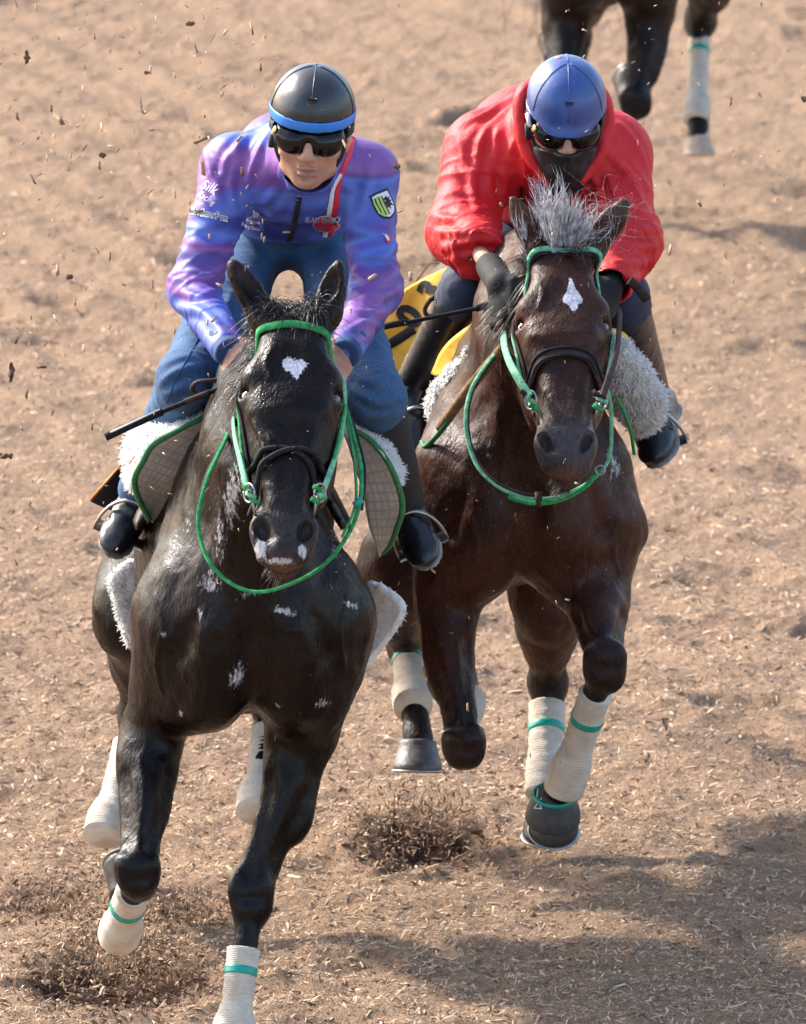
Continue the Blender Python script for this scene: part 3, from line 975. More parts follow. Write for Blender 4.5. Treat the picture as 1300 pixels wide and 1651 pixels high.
SP2 = dict(cx=848, y0=-.05, skew=.05, w=.92, dz=-.02,
    poll=(906, 395, -.09), muzzle=(914, 745, -.51), roll=-.02, yaw=-.02,
    ears=[((874, 404, -.07), (826, 318, -.04), (.35, -.92, .1)), ((950, 404, -.07), (1011, 324, -.04), (-.35, -.92, .1))],
    fore=[dict(pts=[P(725, 850, .12), P(712, 960, .12), P(748, 1205, -.12), P(752, 1140, .12), P(738, 1122, .2)], w=1.0),
          dict(pts=[P(985, 860, .1), P(962, 955, .05), P(976, 1072, -.22), P(918, 1245, -.10), P(896, 1292, -.03)], w=1.02)],
    hind=[dict(pts=[P(690, 790, 1.3), P(640, 925, .85), P(655, 1035, 1.05), P(664, 1122, .80), P(674, 1196, .72)], w=.98),
          dict(pts=[P(850, 790, 1.4), P(885, 960, 1.0), P(884, 1100, 1.15), P(879, 1250, 1.0), P(880, 1300, .95)], w=.98)],
    nostril=.0125, ear=.30, veins=[[(700, 820), (712, 870), (704, 930)], [(712, 870), (740, 905), (748, 950)], [(1000, 830), (990, 880), (1000, 930)], [(880, 690), (874, 660), (880, 630)], [(940, 640), (950, 670), (946, 700)], [(760, 830), (770, 880), (762, 930)], [(930, 840), (940, 900), (930, 950)], [(715, 1040), (722, 1100), (718, 1150)], [(860, 440), (875, 470), (868, 500)], [(800, 660), (815, 720), (805, 790)]], grey=1.0, points=.75, mark=star_mark(922, 476),
    foam=[(990, 745, 9, 30, -20, 1.2), (782, 685, 4, 28, 0, .9), (788, 720, 5, 20, 0, .8), (985, 770, 6, 16, 0, .8)])
SP3 = dict(cx=982, y0=7.8, skew=.05, w=.78, dz=.05,
    poll=(1010, -430, 7.7), muzzle=(1010, -200, 7.3), ears=[((985, -440, 7.7), (970, -490, 7.7), (0, -1, 0)), ((1035, -440, 7.7), (1050, -490, 7.7), (0, -1, 0))],
    fore=[dict(pts=[P(915, -60, 8), P(912, 20, 8), P(905, 150, 7.8), P(903, 110, 8.05), P(900, 95, 8.12)]),
          dict(pts=[P(1060, -60, 8), P(1052, 20, 8), P(1025, 165, 7.8), P(1022, 175, 8.05), P(1020, 160, 8.12)], w=1.0)],
    hind=[dict(pts=[P(950, -130, 9.5), P(935, -40, 9.3), P(930, 60, 9.6), P(930, 160, 9.4), P(930, 200, 9.4)]),
          dict(pts=[P(1090, -130, 9.6), P(1155, -70, 9.3), P(1130, 30, 9.6), P(1124, 175, 9.35), P(1127, 222, 9.3)], w=1.1)],
    h=.012, nostril=.01, grey=0, points=.9, mark=lambda H: np.zeros(len(H.V)))

H1 = build_horse(SP1); H2 = build_horse(SP2); H3 = build_horse(SP3)
def gpos(H, b=.9): p = H.T(0, b, 0); p[2] = 0; return p
horse1 = empty("horse", gpos(H1), "near-black racehorse with a white heart-shaped star, ridden by the rider in purple", "horse", "racehorses galloping towards the camera")
horse2 = empty("horse", gpos(H2), "dark bay racehorse with a blown grey forelock, ridden by the rider in red", "horse", "racehorses galloping towards the camera")
horse3 = empty("horse", gpos(H3), "blurred dark horse behind the red rider, only legs and belly showing", "horse", "racehorses galloping towards the camera")
finish_horse(H1, M_coat1, horse1, SP1)
finish_horse(H2, M_coat2, horse2, SP2)
finish_horse(H3, M_coat3, horse3, SP3)

# hooves and bandages, horse 1
a = SP1['fore'][0]['pts']; hoof_obj("hoof", a[4] + A(-.0, .02, .01), A(.05, .75, .65), A(-.1, -.6, .6), M_hoofdark, horse1)
a = SP1['fore'][1]['pts']; hoof_obj("hoof", a[4], A(-.02, -.25, -.95), A(0, -1, 0), M_hoofdark, horse1)
for i_ in (0, 1):
    a = SP1['hind'][i_]['pts']; hoof_obj("hoof", a[4], A(.05, .95, .25), A(0, -.2, -1), simple("pale_hoof", (.42, .31, .22), .6), horse1, .95)
a = SP1['fore'][0]['pts']; k = unit(a[3] - a[2])
bandage(a[2] + k * .085, a[3] + k * .015, .036, .036, .046, horse1, tape=True, tape_t=.35)
a = SP1['fore'][1]['pts']; k = unit(a[3] - a[2])
bandage(a[2] + k * .112, a[3], .035, .031, .048, horse1, tape=True, tape_t=.22)
a = SP1['hind'][0]['pts']; k = unit(a[3] - a[2])
bandage(a[2] + k * .10, a[3], .038, .028, .045, horse1)
a = SP1['hind'][1]['pts']; k = unit(a[3] - a[2])
bandage(a[2] + k * .10, a[3], .038, .028, .045, horse1)
# horse 2
a = SP2['fore'][0]['pts']; hoof_obj("hoof", a[4], A(-.25, .6, .7), A(-.2, -.6, .6), M_hoofdark, horse2)
a = SP2['fore'][1]['pts']; hoof_obj("hoof", a[4], A(-.05, .45, -.85), A(0, -.8, -.5), M_hoofdark, horse2)
a = SP2['hind'][0]['pts']; hoof_obj("hoof", a[4], A(-.02, -.3, -.95), A(0, -1, .1), M_hoof, horse2, 1.04)
a = SP2['hind'][1]['pts']; hoof_obj("hoof", a[4], A(0, .1, -.95), A(0, -1, 0), M_hoofdark, horse2)
a = SP2['fore'][1]['pts']; k = unit(a[3] - a[2])
bandage(a[2] + k * .082, a[3], .037, .033, .046, horse2, tape=True, tape_t=.28)
a = SP2['fore'][0]['pts']; k = unit(a[3] - a[2])
bandage(a[2] + k * .09, a[3] - k * .0, .03, .032, .042, horse2)
a = SP2['hind'][0]['pts']; k = unit(a[3] - a[2])
bandage(a[2] + k * .09, a[3], .037, .035, .046, horse2, tape=True, tape_t=.05)
a = SP2['hind'][1]['pts']; k = unit(a[3] - a[2])
bandage(a[2] + k * .060, a[3], .043, .038, .046, horse2, tape=True, tape_t=.3)
def bell_boot(c, axis, top, parent, r=.060, L=.085):
    ax = unit(axis); t_ = np.linspace(0, 1, 22)
    rr = r * (.60 + .40 * np.sin(np.clip(t_ * 1.9, 0, math.pi / 2)) ** .8) * np.where(t_ > .86, np.sqrt(np.clip(1 - ((t_ - .86) / .15) ** 2, .02, 1)), 1)
    q = np.asarray(c) - ax * .022 + ax * (L * t_)[:, None]
    V_, F_ = sweep(q, rr, 30, side=np.cross(ax, A(0, .3, 1)))
    V_ = V_ + .003 * fbm(V_, 22, 2, 3)[:, None] * unit(A(1, -1, .2))
    o_ = obj("bell_boot", (V_, F_), M_rubber, parent)
    tp = np.asarray(c) - ax * .012
    s_ = unit(np.cross(ax, A(0, 0, 1))); u_ = np.cross(ax, s_)
    an = np.linspace(0, 2 * math.pi, 34)
    ringp = tp + s_ * (r * .76 * np.cos(an))[:, None] + u_ * (r * .76 * np.sin(an))[:, None]
    obj("green_tape", ribbon(ringp, np.array([s_ * math.cos(x) + u_ * math.sin(x) for x in an]), .010, .003), M_tape, o_)
    return o_
a = SP2['fore'][1]['pts']; bb_ = bell_boot(a[4] + A(-.004, -.012, .006), A(-.06, .35, -.93), None, horse2)
sfb = Surf(np.array([v.co[:] for v in bb_.data.vertices]), np.array([list(p.vertices) for p in bb_.data.polygons if len(p.vertices) == 4]))
def mark_line(p0, p1, w=1.6):
    q = [sfb.pix(p0[0] + (p1[0] - p0[0]) * k_ / 8, p0[1] + (p1[1] - p0[1]) * k_ / 8, .0008) for k_ in range(9)]
    q = [(x_, y_) for x_, y_ in q if x_ is not None]
    if len(q) > 2: obj("white_mark", ribbon(np.array([x_ for x_, y_ in q]), np.array([y_ for x_, y_ in q]), w / FPX * 23.8, .0006), M_fchalk, bb_)
M_fchalk = simple("chalk_mark", (.75, .75, .75), .8, .05)
for p0, p1 in (((868, 1272), (866, 1288)), ((868, 1272), (882, 1276)), ((882, 1276), (862, 1303)), ((866, 1288), (874, 1304)), ((862, 1303), (874, 1304))): mark_line(p0, p1)
a = SP2['fore'][0]['pts']; bell_boot(a[4] + A(0, -.01, 0), A(-.25, .6, .7), None, horse2, .056)
# horse 3
for i_ in (0, 1):
    a = SP3['fore'][i_]['pts']; hoof_obj("hoof", a[4], A(0, .8, .4), A(0, -.3, .9), M_hoofdark, horse3)
a = SP3['hind'][0]['pts']; hoof_obj("hoof", a[4], A(0, 0, -1), A(0, -1, 0), M_hoofdark, horse3)
a = SP3['hind'][1]['pts']; hoof_obj("hoof", a[4], A(0, -.3, -.95), A(0, -1, 0), simple("pale_hoof_horn", (.44, .31, .22), .6), horse3, .9, False)
obj("white_sock", sweep(np.array([a[3] - unit(a[4] - a[3]) * .02, (a[3] + a[4]) / 2, a[4] + unit(a[4] - a[3]) * .01]), (.036, .030, .038), 20), M_band, horse3)
k = unit(a[3] - a[2])
bandage(a[2] + k * .075, a[3], .033, .029, .043, horse3, tape=True, tape_t=.16)
# ---------------------------------------------------------------- bridles
def pixline(H, pts, yg, n=None):
    out = []
    for p in pts:
        a, m = H.surf.pix(p[0], p[1])
        g = P(p[0], p[1], p[2] if len(p) > 2 else yg)
        if a is None or abs(a[1] - g[1]) > .12: a, m = H.surf.near(g)
        out.append(a)
    return out
def pstrap(H, name, pts, yg, w, mat, parent, th=.003, off=.004, n=44):
    return obj(name, strap(H.surf, pixline(H, pts, yg), w, th, off, n), mat, parent)
def free_strap(name, pts, w, mat, parent, th=.0025, n=60, nor=(0, -1, .2)):
    q = smooth_path([P(*p) for p in pts], n)
    if n > 80: q = q + .0022 * np.stack([noise3(q, 9, k_) for k_ in (1, 2, 3)], -1)
    return obj(name, ribbon(q, A(*nor), w, th), mat, parent)
def cord(name, pts, r, mat, parent, n=50, ns=8):
    return obj(name, sweep(smooth_path([P(*p) for p in pts], n), r, ns), mat, parent)
def ring(name, c, r, thick, nrm, mat, parent):
    nrm = unit(nrm); s = unit(np.cross(nrm, A(0, 0, 1))); u = np.cross(nrm, s)
    a = np.linspace(0, 2 * np.pi, 29)
    p = np.asarray(c) + s * (r * np.cos(a))[:, None] + u * (r * np.sin(a))[:, None]
    return obj(name, sweep(p, thick, 8, side=nrm), mat, parent)
def keeper(c, w, mat, parent, H):
    a, m = H.surf.near(c, .004)
    d = H.D
    V, F = ribbon(np.array([a - d * w * .5, a + d * w * .5]), m, .017, .004)
    return obj("keeper", (V, F), mat, parent)

def hpath(H, pts, off, n=48, smooth=6):
    """points given as (degrees round the head, metres down the face), found on the hide from outside"""
    out = []; rad = []
    for th, h in smooth_path([(a, b, 0) for a, b in pts], n)[:, :2]:
        r_ = H.S * math.sin(math.radians(th)) + H.N * math.cos(math.radians(th)); c = H.HD(0, h, -.075)
        hit = H.surf.b.ray_cast(Vector(c + r_ * .22), Vector(-r_))
        out.append(np.array(hit[0]) if hit[0] is not None else c + r_ * .08); rad.append(r_)
    out = np.array(out); rad = np.array(rad)
    for _ in range(smooth):
        q = out.copy(); q[1:-1] = (out[:-2] + 2 * out[1:-1] + out[2:]) / 4
        lift = np.maximum(((out - q) * rad).sum(1), 0)[:, None]      # never sink into the hide
        out = q + rad * lift
    return out + rad * off, rad
def hstrap(H, name, pts, w, mat, parent, th=.003, off=.003, n=48):
    p, r_ = hpath(H, pts, off, n)
    return obj(name, ribbon(p, r_, w, th), mat, parent)
def hcord(H, name, pts, rad_, mat, parent, off=.004, n=60):
    p, r_ = hpath(H, pts, off, n)
    return obj(name, sweep(p, rad_, 10), mat, parent)

b1 = empty("bridle", H1.poll, "green bridle with a crossed black noseband on the near-black horse", "bridle")
hstrap(H1, "browband", [(-92, .105), (-75, .075), (-45, .055), (0, .050), (45, .058), (75, .080), (92, .11)], .0175, M_green, b1, .0035)
for sg in (-1, 1):
    hstrap(H1, "cheekpiece", [(sg * 92, .09), (sg * 90, .16), (sg * 86, .25), (sg * 84, .35), (sg * 82, .44)], .0125, M_black, b1, .0025)
    hstrap(H1, "cheekpiece_cover", [(sg * 91, .09), (sg * 89, .16), (sg * 85, .25), (sg * 83, .35), (sg * 81, .44)], .0085, M_green, b1, .003, .006)
hstrap(H1, "noseband_hanger", [(-82, .12), (-78, .22), (-76, .30), (-78, .375)], .007, M_black, b1)
hcord(H1, "noseband_strap", [(-80, .372), (-55, .360), (-30, .346), (0, .345), (28, .365), (50, .40), (64, .44), (74, .478)], .0058, M_black, b1)
hcord(H1, "noseband_strap", [(82, .38), (56, .362), (28, .348), (0, .350), (-28, .372), (-50, .405), (-64, .445), (-74, .482)], .0058, M_black, b1, .008)
for cx, sg in ((402, -1), (516, 1)):
    c = P(cx, 795, -1.52)
    rg = ring("bit_ring", c, .019, .0025, (sg * .80, -.55, .1), M_steel, b1)
    for k_, (dx, dy, mt) in enumerate([(-4, -8, M_green), (3, 4, M_mint), (8 * -sg, 12, M_green)]):
        cc = P(cx + dx, 795 + dy, c[1] - .012)
        obj("rein_loop", sweep([cc + A(-.008, 0, .004), cc + A(0, -.004, 0), cc + A(.008, 0, -.004)], (.0055, .005, .0055), 8), mt, b1)
    cord("bit_shank", [(cx + 4 * -sg, 800, c[1] - .01), (cx - 8 * sg, 822, c[1] - .012), (cx - 12 * sg, 838, c[1] + .0)], .003, M_steel, b1, 12)
# reins and the hanging neck loop
r1 = obj("rein", ribbon(smooth_path([P(400, 796, -1.50), P(388, 745, -1.42), P(378, 700, -1.28), P(376, 655, -1.12), P(380, 610, -1.02)], 50), A(-.6, -.8, 0), .0145, .003), M_mint, b1)
obj("rein", ribbon(smooth_path([P(520, 796, -1.50), P(538, 745, -1.40), P(551, 700, -1.26), P(556, 640, -1.1), P(552, 595, -1.0)], 50), A(.6, -.8, 0), .0145, .003), M_mint, b1)
free_strap("hanging_rein", [(557, 655, -1.10), (572, 705, -1.22), (583, 760, -1.32), (578, 820, -1.38), (558, 868, -1.42), (525, 908, -1.45), (485, 935, -1.46), (440, 951, -1.46), (400, 952, -1.46), (365, 935, -1.44), (338, 905, -1.42), (324, 868, -1.38), (321, 825, -1.35), (333, 775, -1.32), (352, 732, -1.26), (368, 700, -1.20), (380, 660, -1.10)], .0092, M_green, b1, .0018, 120, (0, -.62, .78))
free_strap("hanging_rein", [(556, 665, -1.12), (566, 710, -1.24), (573, 760, -1.33), (573, 815, -1.385), (552, 866, -1.43)], .006, M_green, b1, .002, 60, (.5, -.8, .3))
free_strap("rein_edge", [(560, 655, -1.095), (576, 705, -1.215), (588, 760, -1.315), (583, 822, -1.375)], .006, M_black, b1, .003, 60, (0.8, -.6, .3))
free_strap("rein_edge", [(368, 934, -1.435), (335, 903, -1.415), (321, 868, -1.375), (318, 825, -1.345), (330, 775, -1.315), (349, 732, -1.255), (366, 700, -1.195), (378, 660, -1.095)], .007, M_black, b1, .003, 60, (-.8, -.5, .3))
obj("tape_marker", sweep([P(571, 815, -1.395), P(584, 805, -1.39)], (.007, .007), 8), M_tape, b1)

b2 = empty("bridle", H2.poll, "pale green bridle with a broad brown noseband on the dark bay horse", "bridle")
Y2 = -.1
hstrap(H2, "browband", [(-92, .105), (-75, .060), (-45, .028), (0, .018), (45, .026), (75, .055), (92, .10)], .0185, M_black, b2, .003)
hstrap(H2, "browband_cover", [(-92, .100), (-75, .054), (-45, .023), (0, .013), (45, .021), (75, .050), (92, .095)], .0130, M_mint, b2, .003, .0065)
for sg in (-1, 1):
    hstrap(H2, "cheekpiece", [(sg * 92, .09), (sg * 90, .17), (sg * 86, .26), (sg * 84, .34), (sg * 82, .42)], .0125, M_brown, b2, .0025)
    hstrap(H2, "cheekpiece_cover", [(sg * 91, .09), (sg * 88, .17), (sg * 84, .26), (sg * 82, .34), (sg * 80, .40)], .0080, M_mint, b2, .003, .006)
hstrap(H2, "noseband_hanger", [(-80, .12), (-76, .22), (-74, .30), (-80, .37)], .007, M_brown, b2)
hstrap(H2, "noseband", [(-88, .385), (-70, .350), (-40, .312), (0, .298), (40, .310), (70, .345), (88, .385)], .0235, M_brown, b2, .004, .004)
hstrap(H2, "noseband_edge", [(-88, .375), (-70, .340), (-40, .302), (0, .288), (40, .300), (70, .335), (88, .375)], .004, M_black, b2, .003, .0075)
hstrap(H2, "noseband_edge", [(-88, .396), (-70, .361), (-40, .322), (0, .308), (40, .320), (70, .356), (88, .396)], .004, M_black, b2, .003, .0075)
for cx, sg in ((856, -1), (971, 1)):
    c = P(cx, 645, Y2 - .33)
    ring("bit_ring", c, .020, .0025, (sg * .80, -.55, .1), M_steel, b2)
    for k_, (dx, dy, mt) in enumerate([(-8, -10, M_brown), (0, 0, M_mint), (7 * -sg, 12, M_green)]):
        cc = P(cx + dx, 645 + dy, c[1] - .014)
        obj("rein_loop", sweep([cc + A(-.009, 0, .006), cc + A(0, -.005, 0), cc + A(.009, 0, -.006)], (.0058, .0055, .0058), 8), mt, b2)
    cord("bit_shank", [(cx + 3 * -sg, 650, c[1] - .012), (cx - 9 * sg, 668, c[1] - .014), (cx - 13 * sg, 684, c[1] + .0)], .0032, M_steel, b2, 12)
obj("rein", ribbon(smooth_path([P(854, 640, Y2 - .36), P(838, 615, Y2 - .30), P(822, 585, Y2 - .20), P(814, 560, Y2 - .08), P(812, 535, Y2 + .02)], 50), A(-.3, -.95, .1), .0185, .0035), M_mint, b2)
obj("rein", ribbon(smooth_path([P(812, 540, Y2 + .0), P(810, 520, Y2 + .05), P(814, 490, Y2 + .1)], 20), A(-.3, -.95, .1), .016, .003), M_black, b2)
obj("rein", ribbon(smooth_path([P(972, 640, Y2 - .36), P(985, 600, Y2 - .28), P(996, 560, Y2 - .15), P(1000, 500, Y2 + .1)], 50), A(.4, -.9, .1), .016, .0035), M_brown, b2)
free_strap("hanging_rein", [(976, 618, -.40), (984, 650, -.38), (987, 700, -.36), (982, 738, -.36), (968, 760, -.37), (945, 780, -.38), (905, 799, -.39), (868, 804, -.39), (835, 799, -.385), (800, 782, -.37), (770, 752, -.34), (755, 712, -.30), (752, 670, -.27), (760, 630, -.23), (780, 595, -.18), (806, 562, -.10)], .0088, M_mint, b2, .0018, 120, (-.1, -.62, .78))
free_strap("rein_edge", [(868, 800, -.385), (835, 794, -.38), (800, 777, -.365), (772, 748, -.335), (758, 712, -.295), (755, 670, -.265), (763, 630, -.225), (783, 596, -.175), (808, 564, -.095)], .0075, M_brown, b2, .003, 90, (-.5, -.7, .5))
free_strap("rein_tail", [(966, 758, -.375), (944, 784, -.39), (905, 805, -.40), (866, 811, -.40), (835, 806, -.395), (820, 800, -.39)], .011, M_green, b2, .003, 60, (0, -.8, .6))
obj("keeper", sweep([P(868, 793, -.392), P(869, 818, -.40)], (.008, .008), 8), M_brown, b2)
ring("buckle", P(968, 758, -.385), .010, .002, (0, -1, .2), M_steel, b2)

# ---------------------------------------------------------------- hair of the horses
def tuft(name, mat, parent, n, root, dirn, L, Wd, seed, **kw):
    r = np.random.default_rng(seed)
    rt = root(r, n); d = dirn(r, n)
    l = np.clip(r.normal(L, L * .28, n), L * .3, L * 1.9)
    return obj(name, strands(rt, d, l, Wd, seed, **kw), mat, parent)
def patch(H, u, v, w):
    def f(r, n):
        a, b, c = r.uniform(*u, n), r.uniform(*v, n), r.uniform(*w, n)
        p = H.poll + np.outer(a, H.S) + np.outer(b, H.D) + np.outer(c, H.N)
        return np.array([H.surf.near(q, -.003)[0] for q in p])
    return f
def around(d, s):
    return lambda r, n: np.asarray(d, float)[None] + r.normal(0, 1, (n, 3)) * s
# bay horse: grey forelock, backlight painted into its colour, blown straight up, dark mane blown to the left
def locks(name, mat, parent, root, dirn, L, seed, nl, per, spread=.010, w=.0018, **kw):
    """hair that hangs together in locks"""
    r = np.random.default_rng(seed); rt = root(r, nl); dd = dirn(r, nl); LL = np.clip(r.normal(L, L * .22, nl), L * .4, L * 1.6)
    R_ = np.repeat(rt, per, 0) + r.normal(0, spread * .5, (nl * per, 3)); D_ = np.repeat(dd, per, 0) + r.normal(0, .07, (nl * per, 3))
    Lr = np.repeat(LL, per) * r.uniform(.65, 1.05, nl * per)
    return obj(name, strands(R_, D_, Lr, w, seed, **kw), mat, parent)
locks("forelock", M_fore2, horse2, patch(H2, (-.05, .035), (-.02, .02), (-.08, .0)), around((-.08, -.1, 1.0), (.20, .22, .08)), .130, 1, 44, 17, nseg=9, droop=.08, curl=.07, wav=30, w=.0026)
locks("forelock", M_fore2, horse2, patch(H2, (.0, .05), (-.02, .02), (-.07, .0)), around((.45, -.1, 1.0), (.22, .22, .15)), .085, 2, 26, 18, nseg=8, droop=.05, curl=.20, wav=44, w=.0014)
tuft("forelock", M_fore2, horse2, 60, patch(H2, (.0, .05), (-.03, .02), (-.07, .0)), around((.7, -.1, .8), (.3, .2, .25)), .13, .0009, 3, nseg=9, droop=.0, curl=.35, wav=48)
locks("forelock", M_mane2, horse2, patch(H2, (-.075, .07), (-.015, .03), (-.10, .0)), around((-.5, -.3, .30), (.7, .25, .25)), .060, 4, 50, 16, nseg=5, droop=.6, curl=.10, wav=30)
locks("mane", M_mane2, horse2, patch(H2, (-.095, -.05), (-.01, .09), (-.18, -.06)), around((-1.0, -.25, -.40), (.25, .2, .40)), .066, 5, 46, 16, nseg=7, droop=.5, curl=.08, wav=26)
# near-black horse: short forelock lying over the poll, mane on the left of the head
tuft("forelock", M_mane1, horse1, 900, patch(H1, (-.06, .06), (-.03, .03), (-.10, .01)), around((-.15, -.2, .55), (.55, .2, .22)), .062, .0017, 6, nseg=6, droop=.7, curl=.14, wav=40)
tuft("forelock", M_mane1, horse1, 260, patch(H1, (-.02, .05), (-.03, .02), (-.06, .01)), around((.0, -.6, .5), (.35, .2, .2)), .075, .0015, 7, nseg=6, droop=1.3, curl=.10, wav=30)
tuft("mane", M_mane1, horse1, 600, patch(H1, (-.10, -.05), (.0, .12), (-.18, -.05)), around((-.6, -.4, -.55), (.35, .25, .4)), .055, .0016, 8, nseg=6, droop=.5, curl=.16, wav=38)
# chin whiskers and tails
for H, hp, sd_, n in ((H2, horse2, 9, 150), (H1, horse1, 10, 50)):
    tuft("whiskers", M_mane2, hp, n, patch(H, (-.040, .030), (.56, .61), (-.13, -.07)), around(-H.N * .15 + H.D * .7 + A(-.5, 0, -.3), .45), .024, .0009, sd_, nseg=4, droop=.2, curl=.1)
for H, hp, m, sd_ in ((H1, horse1, M_mane1, 11), (H2, horse2, M_mane2, 12), (H3, horse3, M_mane1, 13)):
    def rt(r, n, H=H): return np.array([H.T(a, b, c) for a, b, c in zip(r.normal(0, .012, n), r.uniform(1.98, 2.06, n), r.uniform(1.10, 1.22, n))])
    tuft("tail", m, hp, 260, rt, around((0, 1, -.15), .12), .62, .005, sd_, nseg=7, droop=.75, curl=.05, wav=9)
# ---------------------------------------------------------------- rider materials
def cloth(name, c, rough=.6, var=.12, wr=.004, sheen=.0, ws=(9, 30), coat=0.):
    t = NT(name); c = np.array(c, float)
    t.set(color=t.ramp(t.noise(14, 4), [(.3, tuple(c * (1 - var))), (.7, tuple(np.minimum(c * (1 + var), 1)))]), rough=rough, sheen=sheen, coat=coat)
    b = t.bump(t.noise(ws[0], 3, .5, dist=1.2), wr * 1.6, .55)
    b = t.bump(t.noise(ws[1], 3, .55, dist=.8), wr * .6, .5, b)
    rg = t.n('ShaderNodeTexNoise', noise_type='RIDGED_MULTIFRACTAL', i_Scale=7.5, i_Detail=2.5, i_Roughness=.45, i_Distortion=.6)
    t.l(t.scaled((1, 1, 1.7)), rg.inputs['Vector'])
    b = t.bump(rg.outputs['Fac'], wr * 1.1, .6, b)
    t.bump(t.noise(700, 2), .0004, .5, b)
    return t.m
M_red = cloth("red_nylon", (.58, .007, .012), .62, .08, .007, .0, (11, 34))
M_navy = cloth("navy_cloth", (.016, .024, .055), .75)
M_blackcloth = cloth("black_cloth", (.010, .010, .012), .7)
M_cuff = cloth("blue_cuff", (.022, .055, .15), .8, .2, .002)
M_glove = cloth("black_glove", (.004, .004, .005), .8)
t = NT("denim")
b = t.noise(9, 5, .6)
t.set(color=t.mix(t.ramp(b, [(.42, 0.), (.85, .40)]), t.ramp(t.noise(500, 2, .5, t.scaled((1, 1, .25))), [(.35, (.018, .052, .125)), (.7, (.045, .115, .235))]), (.11, .22, .37)), rough=.85)
bb = t.bump(t.noise(12, 4, .55, dist=1.), .008, .5)
rg = t.n('ShaderNodeTexNoise', noise_type='RIDGED_MULTIFRACTAL', i_Scale=9., i_Detail=2.5, i_Roughness=.45, i_Distortion=.5)
t.l(t.scaled((1, 1, 1.5)), rg.inputs['Vector']); bb = t.bump(rg.outputs['Fac'], .006, .6, bb); t.bump(t.noise(600, 2), .0006, .7, bb)
M_denim = t.m
# purple and blue printed jacket
t = NT("purple_blue_print")
vec = t.n('ShaderNodeMapping'); vec.inputs['Rotation'].default_value = (0.5, .35, .3); vec.inputs['Scale'].default_value = (.75, .8, 3.3)
t.l(t.co(), vec.inputs[0])
n1 = t.noise(3.7, 1.0, .3, vec.outputs[0], .6)
c = t.ramp(n1, [(.30, (.035, .045, .23)), (.42, (.105, .16, .50)), (.485, (.085, .105, .43)), (.54, (.14, .055, .24)), (.62, (.24, .10, .33)), (.70, (.050, .048, .23)), (.80, (.09, .13, .45))])
t.set(color=c, rough=.52, spec=.35)
b = t.bump(t.noise(12, 3, .5, dist=1.4), .006, .5)
rg = t.n('ShaderNodeTexNoise', noise_type='RIDGED_MULTIFRACTAL', i_Scale=8., i_Detail=2.5, i_Roughness=.45, i_Distortion=.6)
t.l(t.scaled((1, 1, 1.6)), rg.inputs['Vector']); b = t.bump(rg.outputs['Fac'], .006, .6, b); t.bump(t.noise(800, 1), .0003, .5, b)
M_print = t.m
t = NT("skin")
sc = t.ramp(t.noise(26, 4), [(.3, (.36, .16, .10)), (.7, (.54, .30, .20))])
sc = t.mix(t.at("lip"), sc, (.33, .095, .08))
sc = t.mix(t.ramp(t.math('ADD', t.at("beard"), t.math('MULTIPLY', t.noise(300, 2), .3)), [(.5, 0.), (1.3, .35)]), sc, (.20, .13, .10))
t.set(color=sc, rough=.5, sss=.12); t.b.inputs['Subsurface Radius'].default_value = (.01, .004, .002); t.b.inputs['Subsurface Scale'].default_value = .6
t.bump(t.noise(240, 4), .0010, .8)
M_skin = t.m
M_hb = simple("black_silk_cover", (.022, .023, .027), .34, .3, 9, .0015, 30, coat=.25, coat_rough=.3)
M_hblue = simple("blue_silk_cover", (.030, .068, .225), .36, .25, 9, .0015, 30, coat=.2, coat_rough=.3)
M_bandblue = simple("bright_blue_band", (.03, .22, .72), .4, .1)
M_lens = simple("smoked_lens", (.004, .004, .005), .09, .1, 5, spec=.35)
M_gold = simple("gold_vent", (.75, .58, .28), .3, .1, metal=.8)
M_boot = simple("black_boot_leather", (.008, .0085, .0105), .36, .4, 20, .002, 40, coat=.12, coat_rough=.3)
M_sole = simple("grey_sole", (.24, .23, .22), .7, .3)
M_white = simple("white_print", (.72, .72, .75), .6, .05)
M_redprint = simple("red_print", (.68, .02, .03), .5, .1)
M_yellow = cloth("yellow_cloth", (.86, .47, .025), .55, .1, .006, .1)
M_orange = simple("orange_trim", (.85, .27, .03), .6, .1)
M_greencrest = simple("green_stripe", (.42, .62, .10), .6, .1)
M_maroon = simple("maroon_stripe", (.10, .03, .03), .6, .1)
t = NT("fleece")
t.set(color=t.ramp(t.noise(40, 3), [(.35, (.74, .71, .67)), (.65, (.84, .83, .81))]), rough=.95, sheen=.3, sss=.35)
t.b.inputs['Subsurface Radius'].default_value = (.02, .018, .016); t.b.inputs['Subsurface Scale'].default_value = .8
t.bump(t.noise(130, 3, .7), .003, .8)
M_fleece = t.m
t = NT("quilted_cloth")
q1 = t.n('ShaderNodeMath', operation='SINE'); q2 = t.n('ShaderNodeMath', operation='SINE')
t.l(t.math('MULTIPLY', t.at("u"), 150.), q1.inputs[0]); t.l(t.math('MULTIPLY', t.at("v"), 150.), q2.inputs[0])
gq = t.math('MAXIMUM', t.math('POWER', t.math('ABSOLUTE', q1.outputs[0]), 12.), t.math('POWER', t.math('ABSOLUTE', q2.outputs[0]), 12.))
t.set(color=t.mix(gq, t.ramp(t.noise(22, 5, .65), [(.32, (.58, .51, .42)), (.6, (.82, .80, .76))]), (.56, .52, .47)), rough=.95)
b = t.bump(gq, .003, -.8); t.bump(t.noise(160, 4, .7), .003, .8, b)
M_quilt = t.m
M_trim = simple("green_trim", (.03, .17, .055), .7, .2, 60, .0008, 500)
M_saddle = simple("dark_saddle_leather", (.02, .014, .012), .4, .3)

